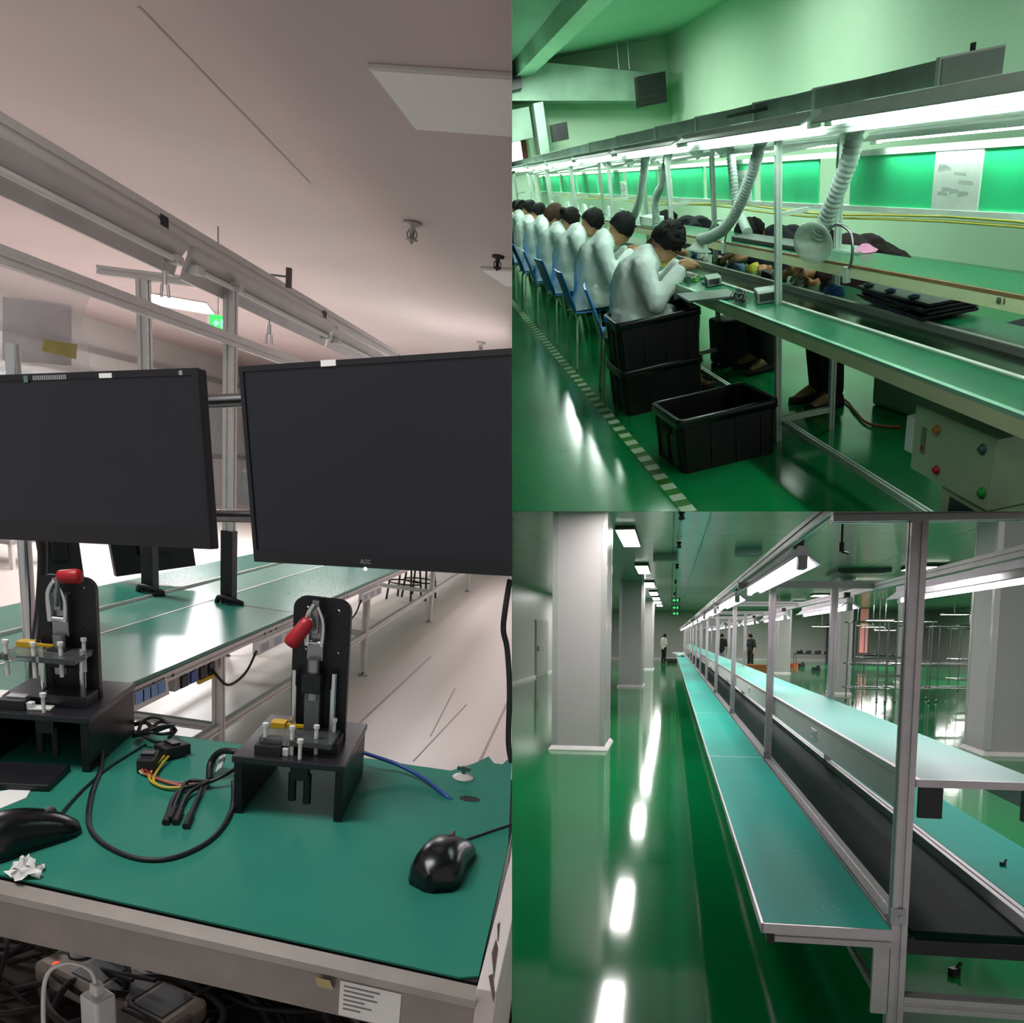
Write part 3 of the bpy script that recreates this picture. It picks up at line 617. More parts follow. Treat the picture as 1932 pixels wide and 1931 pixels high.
# ================================================================ HALL TWO: soldering line with workers
Mceil2 = mat('green_tinted_ceiling', '#8fb79d', .85, 0, .04, .8)
Mwall2 = mat('pale_green_wall', '#b6cfb6', .8, 0, .04, .8)
Mfloor2 = mat('green_epoxy', '#078648', .15, 0, .06, 1.2, bump=.015, bscale=5, spec=.6)
Mgalv = mat('galvanised_sheet', '#8fa096', .45, .75, .22, 4)
Malu2 = mat('pale_aluminium', '#c3d3c8', .35, .4, .05, 20)
Mtop2 = mat('green_worktop', '#0d6b48', .24, 0, .08, 3)
Mbelt2 = mat('dark_green_belt', '#10301c', .14, 0, .15, 3)
Mcream = mat('cream_edge', '#c5cfa4', .5, 0, .05, 6)
Mwood = mat('brown_edge', '#7a5f38', .6)
Mtube2 = mat('tube_glow_greenish', '#eafff2', .4, emit=32)
Mlampw = mat('lamp_white', '#cfe0d4', .45)
Mboard = mat('green_board', '#3bdc95', .3, 0, .12, 3)
Mhose = mat('grey_hose', '#9fb0a8', .55, 0, .06, 20)
Mchairblue = mat('blue_chair', '#0f6fb8', .35, 0, .05, 6)
Mlegp = mat('pale_green_leg', '#b4c9ae', .4)
Mcrate = mat('black_crate', '#050607', .42, 0, .2, 10)
Mgreybox = mat('grey_device', '#8d9a92', .5)
Mpink = mat('pink_cloth', '#d58ab0', .8)
mb = MB(); mb.box((-2,1,-.1),(5.6,21,0)); struct('floor', 2, mb, Mfloor2)
mb = MB(); mb.box((-2,0,3.17),(5.6,21,3.27)); struct('ceiling', 2, mb, Mceil2)
mb = MB(); mb.box((5.5,0,0),(5.6,20,3.17)); struct('wall_right', 2, mb, Mwall2)
mb = MB(); mb.box((-2,20,0),(5.6,20.1,3.17)); struct('wall_back', 2, mb, Mwall2)
mb = MB(); mb.box((2.3,8,2.93),(2.66,20,3.17)); struct('trim_20', 2, mb, mat('pale_beam', '#a9cdb2', .8))
Mtape2 = stripes('striped_floor_tape', '#2f7a1c', '#cfe0c4', 5.4, .5, 'Y', .5)
mb = MB(); mb.box((1.0,2.5,.0),(1.075,19.5,.0022)); solo('floor_tape', 'white and green striped tape running along the floor', 'tape', 2, mb, Mtape2)

# bench line
bl2 = thing('soldering_line', 'long green bench line with centre belt, shelf and lamp posts', 'workbench', 2, (2,8,0))
Y0, Y1, PY = 2.05, 18.5, [4.672 + 2.112*i for i in range(7)]
mb = MB(); mb.box((1.64,Y0,.72),(1.84,Y1,.75)); part(bl2, 'front_worktop', mb, Mtop2, bevel=.004)
mb = MB(); mb.box((1.632,Y0,.685),(1.65,Y1,.742)); part(bl2, 'front_edge', mb, Mcream)
mb = MB(); mb.box((1.6305,Y0,.738),(1.65,Y1,.752)); part(bl2, 'front_trim', mb, mat('pale_edge_trim', '#7fb89c', .3))
mb = MB(); mb.box((1.84,Y0,.70),(2.07,Y1,.726)); part(bl2, 'belt', mb, Mbelt2, label='dark glossy belt')
for x in (1.845, 2.065):
    mb = MB(); mb.ext((x,Y0,.74),(x,Y1,.74),.018,.028); part(bl2, 'belt_rail', mb, Malu2)
    mb = MB(); mb.box((x-.009,Y0,.754),(x+.009,Y1,.757)); part(bl2, 'rail_strip', mb, mat('white_strip', '#eef5ea', .5))
mb = MB(); mb.box((2.075,Y0,.72),(2.27,Y1,.748)); part(bl2, 'rear_worktop', mb, Mtop2, bevel=.004)
mb = MB(); mb.box((1.955,Y0,.945),(2.16,Y1,.963)); part(bl2, 'upper_shelf', mb, Mtop2)
mb = MB(); mb.box((1.945,Y0,.905),(1.957,Y1,.950)); fa = part(bl2, 'shelf_fascia', mb, Mcream)
mb = MB(); mb.box((1.944,Y0,.950),(1.958,Y1,.962)); part(bl2, 'shelf_edge', mb, Mwood)
M81 = Matrix.Translation((1.943,2.893,0.933)) @ Matrix.Rotation(-PI/2,4,'Z') @ Matrix.Rotation(PI/2,4,'X')
part(fa, 'painted_number', text(None, 'painted_number', '81', .028, INFO[bl2.name][1].inverted() @ M81 @ Matrix.Diagonal((2.2,1,1,1)), mat('dark_ink', '#30352c', .7)), None)
for i, y in enumerate(PY):
    for x, ztop in ((1.822,1.495),(2.15,1.47)):
        mb = MB(); mb.ext((x,y,0),(x,y,ztop),.032); part(bl2, 'post', mb, Malu2)
    mb = MB(); mb.ext((1.80,y,1.44),(2.17,y,1.44),.02); part(bl2, 'upper_cross_bar', mb, Malu2); mb = MB(); mb.ext((1.80,y,.66),(2.25,y,.66),.03); part(bl2, 'lower_cross_bar', mb, Malu2)
    mb = MB(); mb.ext((1.822,y,.12),(2.15,y,.12),.03); part(bl2, 'foot_bar', mb, Malu2)
    mb = MB(); mb.box((1.83,y-.02,1.16),(1.98,y+.0,1.18)); part(bl2, 'bracket', mb, Malu2)
mb = MB(); mb.ext((1.86,Y0,.10),(1.86,Y1,.10),.03); part(bl2, 'foot_rail', mb, Malu2)
for x, z in ((1.80,1.505),(2.18,1.475)):
    mb = MB(); mb.ext((x,Y0,z),(x,Y1,z),.04,.03); part(bl2, 'top_rail', mb, Malu2)
# boards
bo = thing('notice_board_row', 'row of green boards in white rails above the bench', 'board', 2, (2.3,8,1.2))
for z in (1.118, 1.362):
    mb = MB(); mb.box((2.285,2.3,z-.012),(2.315,17.5,z+.012)); part(bo, 'rail', mb, mat('white_rail', '#e3f2e6', .5))
ys = [(2.35,3.64),(3.64,4.86),(5.27,6.2),(6.34,7.4),(7.5,8.9),(9.0,10.3),(10.5,11.8),(12,13.4),(13.6,15),(15.2,17.4)]
for a, b in ys:
    mb = MB(); mb.box((2.295,a,1.13),(2.305,b,1.352)); part(bo, 'board_panel', mb, Mboard)
def poster(y0, y1, z0, z1, label, seed):
    t = thing('poster', label, 'poster', 2, (2.288,(y0+y1)/2,z0), 'white posters on the green boards'); random.seed(seed)
    mb = MB(); mb.box((2.288,y0,z0),(2.2935,y1,z1)); part(t, 'sheet', mb, mat('poster_white', '#eef7f0', .7))
    mb = MB()
    for k in range(9):
        y = random.uniform(y0+.03,y1-.1); z = z0 + (z1-z0)*random.uniform(.25,.8); w = random.uniform(.03,.12)*(y1-y0)/.34
        mb.add([(2.2875,y,z),(2.2875,y+w,z+.008*random.uniform(-1,1)),(2.2875,y+w*.9,z+.016),(2.2875,y+.01,z+.012)], [(0,1,2,3)])
    part(t, 'faint_drawing', mb, mat('grey_drawing', '#c3cbc6', .7))
poster(3.66,4.02,1.112,1.352,'large white poster with faint drawing at the right',4)
poster(6.36,6.72,1.12,1.31,'white poster tilted behind the second hose',5)
poster(8.42,8.62,1.13,1.27,'small white poster beyond the third post',6)
poster(10.3,10.6,1.13,1.26,'small white poster farther along the boards',7)
# lamps
def tube_lamp(x, z, y0, y1, label, grp, s=1.0):
    t = thing('tube_lamp', label, 'lamp', 2, (x,(y0+y1)/2,z), grp)
    mb = MB(); mb.loft([[V(x+a*s, y, z+b*s) for a, b in ((-.03,.045),(.03,.045),(.03,.03),(.075,.006),(.073,.0),(.03,.014),(-.03,.014),(-.073,.0),(-.075,.006),(-.03,.03))] for y in (y0, y1)], True, False); part(t, 'reflector', mb, Mlampw)
    mb = MB(); mb.cyl((x,y0+.06,z-.002),(x,y1-.06,z-.002),.014*s,10); part(t, 'tube', mb, Mtube2, label='lit tube')
    for y in (y0+.04, y1-.04): mb = MB(); mb.box((x-.018,y-.035,z-.018),(x+.018,y+.035,z+.02)); part(t, 'end_cap', mb, mat('cap_white', '#e6f0e8', .5), bevel=.004)
ords = ['nearest', 'second', 'third', 'fourth', 'fifth', 'sixth', 'seventh', 'eighth']
for i in range(8):
    y = 1.92 + 2.05*i
    tube_lamp(1.72, 1.54, y, y+1.95, '%s lit tube lamp of the front row over the bench' % ords[i], 'front row of tube lamps')
    tube_lamp(2.24, 1.418, y+.75, y+2.6, '%s lit tube lamp of the rear row over the bench' % ords[i], 'rear row of tube lamps', .7)
# duct over the bench
du = thing('ventilation_duct', 'long galvanised duct running above the bench lamps', 'duct', 2, (2.1,9,1.66))
mb = MB(); mb.box((1.93,3.40,1.585),(2.16,18.6,1.66)); part(du, 'trunk', mb, Mgalv)
for i, y in enumerate((3.42,4.5,5.3,6.4,7.47,8.9,10.3,11.8,13.2,14.8)):
    mb = MB(); mb.box((1.922,y-.012,1.58),(2.165,y+.012,1.667)); part(du, 'flange', mb, mat('bright_flange', '#c9d6cc', .3, .5))

for a, b in (((2.05,3.42,1.655),(2.06,3.44,1.69)), ((1.84,5.1,1.62),(1.93,5.5,1.635))): mb = MB(); mb.box(a, b); part(du, 'hanger', mb, mat('dark_steel', '#2f3a33', .5))
# hoses with hoods
def hose(label, pts, r, hood=None, hm=None):
    t = thing('extraction_hose', label, 'hose', 2, pts[0], 'grey extraction hoses'); P = spline(pts, 14)
    L = [0]
    for a, b in zip(P, P[1:]): L.append(L[-1] + (b-a).length)
    n = max(60, int(L[-1]/.0055)); Q = []; j = 0
    for i in range(n+1):
        d = L[-1]*i/n
        while j < len(L)-2 and L[j+1] < d: j += 1
        f = (d-L[j])/max(1e-9, L[j+1]-L[j]); Q.append(P[j] + (P[j+1]-P[j])*f)
    mb = MB(); mb.tube(Q, lambda u: r*(1 + .07*math.sin(u*L[-1]/.022*2*PI)), 14); part(t, 'corrugated_tube', mb, Mhose)
    if hood:
        a = V(Q[-1]); d = V(hood).normalized(); T = Matrix.Translation(a) @ d.to_track_quat('Z','Y').to_matrix().to_4x4()
        mb = MB(); mb.lathe([(r*.8,-.01),(r*.95,.01),(r*1.9,.05),(r*2.6,.062),(r*2.55,.068),(r*1.8,.056),(r*.8,.012)], (0,0,0), 22, T); part(t, 'hood', mb, mat('clear_hood', '#cfe0d2', .2, alpha=.55), label='pale translucent hood')
hose('large grey hose nearest, ending in a round clear hood', [(1.980,4.159,1.521), (1.970,4.175,1.396), (1.950,4.219,1.299), (1.930,4.289,1.185), (1.920,4.386,1.071)], .040, (-.75,-.6,-.35))
hose('grey hose bending left to a hood above the worker', [(1.950,5.219,1.525), (1.940,5.331,1.382), (1.920,5.541,1.187), (1.880,5.715,1.062), (1.840,5.904,1.010), (1.820,6.054,0.991)], .034, (-.25,.1,-1))
hose('grey hose hanging at the third post', [(1.980,7.307,1.497), (1.970,7.524,1.293), (1.960,7.728,1.183), (1.960,7.795,0.989)], .032)
hose('grey hose left of the third post', [(1.950,7.913,1.501), (1.950,8.099,1.317), (1.950,8.304,1.157), (1.950,8.671,0.998)], .034)
hose('short grey hose behind the second hose', [(2.200,6.546,1.509), (2.200,6.477,1.299), (2.200,6.416,1.110), (2.150,6.148,1.031), (2.100,5.917,0.986)], .030)
for i, px in enumerate(((1302,285),(1345,276),(1180,305),(1140,310))):
    a = V((2.100,7.149,1.473)) if i == 0 else (V((2.100,6.591,1.484)) if i == 1 else (V((2.100,9.387,1.452)) if i == 2 else V((2.100,10.450,1.450))))
    hose(('dark hose stub under the duct between the posts', 'dark hose stub under the duct beside the second post', 'hose stub under the duct left of the third post', 'hose stub under the duct, farther left')[i], [a+V(0,0,.1), a+V(0,-.05,.03), a+V(.02,-.16,-.03)], .034)
def gooseneck(pts, label):
    t = thing('gooseneck_arm', label, 'lamp arm', 2, pts[-1], 'gooseneck arms on the shelf'); mb = MB(); mb.tube(pts, .007, 8, 8); part(t, 'arm', mb, Msteel)
    q = V(pts[-1]); mb = MB(); mb.box((q.x-.014,q.y-.02,q.z-.05),(q.x+.012,q.y+.02,q.z+.02)); part(t, 'clamp', mb, Malu2, bevel=.003)
gooseneck([(1.930,4.431,1.028), (1.935,4.352,1.082), (1.940,4.236,1.119), (1.940,4.110,1.106), (1.940,4.061,1.061), (1.940,4.058,0.985), (1.940,4.102,0.933)], 'steel gooseneck arching beside the nearest hose')
gooseneck([(1.940,6.351,0.956), (1.940,6.155,1.050), (1.940,5.980,1.087), (1.940,5.865,1.046), (1.940,5.931,0.945)], 'steel gooseneck beside the second hose')


# ================================================================ HALL THREE: empty line in a green floored hall
Mfloor3 = mat('glossy_green_epoxy', '#06753f', .08, 0, .1, .5, bump=.02, bscale=2.5, spec=.22)
Mceil3 = panels('glossy_ceiling_panels', '#a9b3ac', '#4a544e', 2.4, 4.8, .03, .18, .4)
Mwall3 = mat('grey_panel_wall', '#b5b0ad', .35, 0, .04, .4)
Mcol = mat('grey_column_cladding', '#b2abad', .4, 0, .03, .5)
Mcoltrim = mat('column_trim', '#cfcaca', .22, .5, .03)
Mplinth = mat('pale_plinth', '#dcd6d4', .5)
Mtop3 = mat('teal_worktop', '#02a692', .5, 0, .05, 2, spec=.06)
Mbelt3 = mat('black_belt', '#08201a', .5, 0, .15, 4, spec=.02)
Malu3 = mat('brushed_aluminium', '#b9b1b3', .34, .6, .05, 30)
Mfas = mat('grey_fascia', '#d8d5d1', .45, 0, .04, 10)
Mtube3 = mat('tube_glow_pinkish', '#ffeef8', .4, emit=20)
Mpan3 = mat('panel_glow_warm', '#fff6ee', .4, emit=16)
Mreflw = mat('white_reflector', '#dccfd8', .3)
FL, FR, FY = -9.0, 17.0, 56.0
mb = MB(); mb.box((FL,1.2,-.1),(FR,FY,0)); struct('floor', 3, mb, Mfloor3)
mb = MB(); mb.box((FL,6.7,3.35),(FR,FY,3.45)); struct('ceiling', 3, mb, Mceil3)
mb = MB(); mb.box((FL,FY,0),(FR,FY+.1,3.35)); struct('wall_back', 3, mb, Mwall3)
mb = MB(); mb.box((-5.2,8,0),(-5.1,FY,3.35)); struct('wall_left', 3, mb, Mwall3)
mb = MB(); mb.box((FR,1.2,0),(FR+.1,FY,3.35)); struct('wall_right', 3, mb, Mwall3)
mb = MB(); mb.box((-5.1,8,0),(-5.06,FY,.09)); struct('baseboard_left', 3, mb, Mplinth)
mb = MB(); mb.box((FL,FY-.06,0),(FR,FY,.12)); struct('baseboard_back', 3, mb, Mplinth)
mb = MB(); mb.box((-5.1,30,0),(-5.05,33,2.2)); mb.box((-5.05,30.06,.04),(-5.04,32.94,2.14)); d = struct('door_1', 3, mb, mat('grey_door', '#9d9896', .4)); mb = MB(); mb.box((-5.04,30.2,1.0),(-4.98,30.26,1.2)); struct('door_handle', 3, mb, Msteel, d)
def column(x0, y0, x1, y1, label):
    t = thing('column', label, 'column', 3, ((x0+x1)/2,(y0+y1)/2,0), 'clad columns of the green floored hall')
    mb = MB(); mb.box((x0,y0,0),(x1,y1,3.35)); part(t, 'cladding', mb, Mcol)
    mb = MB()
    for x in (x0, x1):
        for y in (y0, y1): mb.box((x-(.006 if x == x0 else .07),y-(.006 if y == y0 else .07),.08),(x+(.07 if x == x0 else .006),y+(.07 if y == y0 else .006),3.345))
    part(t, 'corner_trim', mb, Mcoltrim)
    mb = MB(); mb.loft([[V(x0-e,y0-e,z),V(x1+e,y0-e,z),V(x1+e,y1+e,z),V(x0-e,y1+e,z)] for e, z in ((.05,0),(.05,.012),(.012,.06))], True, False); part(t, 'plinth', mb, Mplinth)
column(-1.62,11.0,-.88,11.95,'nearest grey column at the left, pale plinth at its foot')
column(-1.60,25.2,-.85,26.4,'second grey column of the left row')
column(-1.55,38.5,-.80,39.7,'third grey column of the left row')
column(4.28,11.5,5.6,12.3,'grey column at the right edge beyond the upper shelf')
column(4.62,23.2,5.0,24.4,'grey column behind the second right hand post')
column(4.62,36,5.2,37.2,'far grey column between the posts')
column(8.05,29,8.5,30.2,'far grey column seen just left of the near post')
# --- the line
ln3 = thing('assembly_line', 'long empty assembly line with teal tops, shelf and post frames', 'assembly line', 3, (.7,20,0))
N = 13; PYS = [2.44 + 3.26*i for i in range(N)]; YE = PYS[-1] + .6
for i in range(N):
    y0 = 2.37 if i == 0 else PYS[i] + .03; y1 = PYS[i+1] + .03 if i < N-1 else YE
    mb = MB(); mb.box((.292,y0+.004,.728),(.655,y1-.004,.75)); part(ln3, 'front_worktop', mb, Mtop3)
for i in range(1, N): mb = MB(); mb.box((.294,PYS[i]+.022,.749),(.654,PYS[i]+.038,.7508)); part(ln3, 'seam_strip', mb, mat('pale_seam', '#a9d8cf', .5))
mb = MB(); mb.box((.285,2.36,.722),(.292,YE,.751)); mb.box((.285,2.36,.722),(.66,2.368,.751)); part(ln3, 'edge_strip', mb, Malu3)
mb = MB(); mb.ext((.70,2.5,.735),(.70,YE,.735),.06,.036); part(ln3, 'front_rail', mb, Malu3)
mb = MB(); mb.box((.745,2.47,.69),(1.075,YE,.715)); mb.cyl((.745,2.47,.695),(1.075,2.47,.695),.024,14); part(ln3, 'belt', mb, Mbelt3, label='black belt')
for x in (1.09,1.115):
    mb = MB(); mb.box((x-.009,2.5,.70),(x+.009,YE,.752)); part(ln3, 'rear_rail', mb, mat('white_rail_strip', '#d9d2d2', .4))
mb = MB(); mb.box((1.13,2.5,.728),(1.44,YE,.75)); part(ln3, 'rear_worktop', mb, Mtop3)
mb = MB(); mb.box((.735,2.44,1.165),(1.085,YE,1.183)); part(ln3, 'upper_shelf', mb, mat('pale_teal_shelf', '#46b79f', .45, 0, .05, 2))
mb = MB(); mb.box((.722,2.44,1.163),(.737,YE,1.186)); mb.box((.722,2.434,1.163),(1.09,2.442,1.186)); part(ln3, 'shelf_edge', mb, Malu3)
mb = MB(); mb.box((.722,2.5,1.06),(.732,YE,1.165)); fas = part(ln3, 'shelf_fascia', mb, Mfas)
mb = MB(); mb.box((1.06,2.5,1.09),(1.07,YE,1.165)); part(ln3, 'rear_fascia', mb, Mfas)
for i, y in enumerate(PYS):
    for x in (.692,1.10):
        mb = MB(); mb.ext((x,y,0),(x,y,1.93),.045); po = part(ln3, 'post', mb, Malu3)
        if i < 4:
            mb = MB(); mb.box((x-.03,y-.03,.755),(x+.012,y-.022,.80)); mb.cyl((x,y-.034,.775),(x,y-.022,.775),.008,10); part(po, 'angle_bracket', mb, Msteel)
    mb = MB(); mb.ext((.455,y,1.955),(1.62 if i == 0 else 1.42,y,1.955),.05,.05); part(ln3, 'top_beam', mb, Malu3)
    mb = MB(); mb.ext((.715,y,.505),(1.078,y,.505),.045); part(ln3, 'low_bar', mb, Malu3)
    mb = MB(); mb.ext((.31,y-.01,.70),(.67,y-.01,.70),.035,.045); part(ln3, 'bench_arm', mb, Malu3)
    mb = MB(); mb.box((.735,y+.0,1.07),(.80,y+.02,1.16)); part(ln3, 'black_bracket', mb, Mblack); mb = MB(); mb.box((1.02,y+.0,1.07),(1.08,y+.02,1.16)); part(ln3, 'black_bracket', mb, Mblack)
mb = MB(); mb.box((.70,2.435,.655),(1.09,2.47,.70)); part(ln3, 'end_bar', mb, Mblack)
mb = MB(); mb.box((.622,2.42,.47),(.668,2.435,.68)); part(ln3, 'end_plate', mb, Malu3)
mb = MB(); mb.box((.308,2.40,.675),(.33,2.44,.722)); part(ln3, 'end_cap', mb, Mblack)
mb = MB(); mb.ext((.66,2.5,.50),(.66,YE,.50),.02); part(ln3, 'low_rail', mb, Malu3)
for x, z in ((.475,1.99),(1.36,1.94)):
    mb = MB(); mb.ext((x,1.9,z),(x,YE,z),.03,.045); part(ln3, 'lamp_rail', mb, mat('pale_rail', '#cfc8cb', .4))
for i in range(N):
    y = 4.10 if i == 0 else PYS[i] + 1.75
    mb = MB(); mb.box((.717,y-.075,1.09),(.7225,y+.075,1.142)); so = part(fas, 'power_socket', mb, Mwhiteplastic, label='white power socket', bevel=.002)
    if i < 3: mb = MB(); mb.box((.7155,y-.05,1.10),(.7172,y-.02,1.132)); mb.box((.7158,y+.01,1.112),(.7172,y+.02,1.122)); mb.box((.7158,y+.03,1.112),(.7172,y+.04,1.122)); part(fas, 'socket_switch', mb, mat('grey_switch', '#9fa3a6', .5))
def lamp3(x, z, y0, y1, label, grp):
    t = thing('tube_lamp', label, 'lamp', 3, (x,(y0+y1)/2,z), grp)
    mb = MB(); mb.loft([[V(x+a, y, z+b) for a, b in ((-.022,.05),(.022,.05),(.022,.02),(.075,-.022),(.073,-.027),(.02,.008),(-.02,.008),(-.073,-.027),(-.075,-.022),(-.022,.02))] for y in (y0, y1)], True, False); part(t, 'reflector', mb, Mreflw)
    mb = MB(); mb.cyl((x,y0+.08,z-.022),(x,y1-.02,z-.022),.016,12); part(t, 'tube', mb, Mtube3, label='lit tube')
    for y in (y0+.03, y1-.04): mb = MB(); mb.box((x-.018,y-.04,z-.045),(x+.018,y+.03,z+.01)); part(t, 'lamp_holder', mb, mat('grey_holder', '#a8a3a4', .5), bevel=.006)
    mb = MB(); mb.box((x-.03,y0+.05,z+.045),(x+.01,y0+.09,z+.09)); part(t, 'bracket', mb, Mblack)
o3 = ['nearest', 'second', 'third', 'fourth', 'fifth', 'sixth', 'seventh', 'eighth', 'ninth', 'tenth', 'eleventh', 'twelfth']
for i in range(12):
    lamp3(.535, 1.925, 3.45+3.26*i, 5.75+3.26*i, '%s lit tube lamp under the left rail of the line' % o3[i], 'tube lamps along the left rail')
    if i < 8: lamp3(1.27, 1.835, 2.75+3.26*i, 4.75+3.26*i, '%s lit tube lamp under the right rail of the line' % o3[i], 'tube lamps along the right rail')


# ================================================================ HALL ONE: conveyor line, overhead lamps, background
ln = thing('conveyor_line', 'long green topped conveyor line with aluminium frame behind the test station', 'conveyor line', 1, (-2.1,7,0))
Y0, Y1 = 1.9, 13.4
k = 0; y = Y0
while y < Y1 - .1:
    y2 = min(Y1, y + 2.27)
    for (xa, xb) in ((-2.05,-1.572),(-2.66,-2.35)):
        mb = MB(); mb.box((xa,y+.003,.688),(xb,y2-.003,.704)); part(ln, 'worktop', mb, Mtop1, bevel=.002)
    y = y2
mb = MB(); mb.box((-2.345,Y0,.675),(-2.055,Y1,.692)); part(ln, 'belt', mb, Mbelt1, label='grey green belt')
for x in (-2.052,-2.348):
    mb = MB(); mb.box((x-.004,Y0,.66),(x+.004,Y1,.7065)); part(ln, 'belt_edge', mb, Malu)
mb = MB(); mb.ext((-1.585,Y0,.669), (-1.585,Y1,.669), .04, .036); fr = part(ln, 'front_beam', mb, Malu)
for yc in (2.75,3.75,4.9,6.8):
    for j in range(3):
        mb = MB(); mb.cyl((-1.563,yc+.07*j,.669),(-1.5645,yc+.07*j,.669),.007,10); part(fr, 'bolt_hole', mb, Mpcb)
mb = MB(); mb.ext((-2.64,Y0,.669), (-2.64,Y1,.669), .04, .036); part(ln, 'rear_beam', mb, Malu)
for i in range(5):
    y = 3.33 + 2.27*i
    for x in (-1.595,-2.63):
        mb = MB(); mb.ext((x,y,.03), (x,y,.651), .042); lg = part(ln, 'leg', mb, Malu)
        mb = MB(); mb.lathe([(0,0),(.035,0),(.03,.012),(.012,.018),(.009,.04),(0,.04)], (x,y,0), 14); part(lg, 'levelling_foot', mb, Msteel)
    mb = MB(); mb.ext((-1.615,y,.31),(-2.61,y,.31),.035); part(ln, 'cross_bar', mb, Malu)
mb = MB(); mb.ext((-1.595,2.2,.31),(-1.595,Y1-1,.31),.036); part(ln, 'lower_rail', mb, Malu)
mb = MB(); mb.ext((-2.63,2.2,.31),(-2.63,Y1-1,.31),.036); part(ln, 'lower_rail', mb, Malu)
# portal frames over the line
for i in range(3):
    y = 4.2 + 3.6*i
    for x in (-1.957,-2.395):
        mb = MB(); mb.ext((x,y,.704),(x,y,2.245),.052); po = part(ln, 'post', mb, Malu)
        if i < 2:
            mb = MB(); mb.box((x-.032,y-.034,.704),(x+.032,y+.034,1.09)); part(po, 'black_lower_part', mb, Mblack, label='black lower part', bevel=.004)  # black box around the lower end of the post
            mb = MB(); mb.tube([(x-.05,y-.03,.706),(x-.02,y-.06,.74),(x+.05,y-.05,.73),(x+.09,y-.02,.708),(x+.03,y-.07,.707)], .014, 7, 4); part(po, 'cable_clump', mb, Mblack)
    mb = MB(); mb.ext((-1.9,y,2.262),(-2.62,y,2.262),.04); part(ln, 'cross_beam', mb, Malu)
mb = MB(); mb.ext((-1.945,2.0,2.015),(-1.945,13,2.015),.03,.045); mb.box((-1.99,2.0,2.03),(-1.93,13,2.05)); part(ln, 'upper_rail', mb, Malu)
mb = MB(); mb.ext((-1.945,1.8,2.37),(-1.945,13,2.37),.05,.07); part(ln, 'lamp_rail', mb, Mwhitepaint)
# sockets on the beam
def sockets(y, z, n, label):
    t = thing('socket_strip', label, 'sockets', 1, (-1.555,y,z), 'socket strips under the bench edge')
    mb = MB(); mb.box((-1.57,y,z-.06),(-1.54,y+.16*n,z)); part(t, 'housing', mb, Mwhiteplastic, bevel=.004)
    for j in range(n):
        mb = MB(); mb.box((-1.541,y+.03+.16*j,z-.05),(-1.5385,y+.12+.16*j,z-.012)); part(t, 'outlet', mb, mat('socket_face', '#aab4c4', .4))
    mb = MB(); mb.tube([(-1.55,y,z-.04),(-1.55,y-.12,z-.12),(-1.55,y-.3,z-.13),(-1.56,y-.42,z-.03)], .006, 6, 5); part(t, 'lead', mb, Mpcb)
sockets(3.62, .65, 3, 'white socket strip hanging under the conveyor edge, nearest')
sockets(5.3, .65, 3, 'second socket strip under the conveyor edge beyond the first leg')
bx = thing('socket_box', 'socket box with coloured leads under the conveyor front beam', 'sockets', 1, (-1.6,3.1,.6))
mb = MB(); mb.box((-1.63,2.92,.59),(-1.575,3.28,.65)); part(bx, 'housing', mb, mat('grey_box', '#a9a6a4', .5), bevel=.003)
for j, m in enumerate((Mblack, Mblue, Mblack, Mblack)):
    mb = MB(); mb.box((-1.576,2.96+.075*j,.597),(-1.565,3.01+.075*j,.645)); part(bx, 'plug', mb, m)
mb = MB(); mb.cyl((-1.57,3.1,.585),(-1.57,3.26,.583),.009); part(bx, 'yellow_lead', mb, Myellow)
lc = thing('label_card', 'white card with eight blue squares hanging at the conveyor edge', 'label card', 1, (-1.560,2.715,0.660))
mb = MB(); mb.sheet([(-1.560,2.601,0.671), (-1.560,2.610,0.603), (-1.560,2.846,0.605), (-1.560,2.833,0.672)], .003); part(lc, 'card', mb, Mwhiteplastic)
for j in range(4):
    for (u, w, m) in ((0,1,'#8db4e0'),(-16,.5,'#b3bde0')):
        pass
mb = MB()
cs = [(-1.553,2.613,0.627), (-1.553,2.660,0.626), (-1.553,2.708,0.625), (-1.553,2.759,0.625)]
for c in cs: c = V(c); mb.add([c, c+V(0,.055,0), c+V(0,.055,.045), c+V(0,0,.045)], [(0,1,2,3)])
part(lc, 'blue_square', mb, mat('pale_blue_label', '#7fa9de', .6))
# far monitors on the posts
def farmon(a, b, h, label):
    a = V(a); b = V(b); t = thing('monitor', label, 'monitor', 1, a, 'black monitors mounted along the conveyor', frame(a, b, a+V(0,0,1)))
    w = (b-a).length; mb = MB(); mb.box((0,0,0),(w,.04,h)); part(t, 'housing', mb, Mblack, True, bevel=.004)
    mb = MB(); mb.box((w*.3,-.03,h*.3),(w*.7,0,h*.7)); part(t, 'rear_cover', mb, Mblackgloss, True, bevel=.01)
farmon((-2.675,4.350,0.729), (-2.392,4.700,0.793), .34, 'black monitor behind the first post of the conveyor')
farmon((-2.433,3.400,0.848), (-2.303,3.500,0.862), .3, 'black monitor above the left fixture, partly hidden')
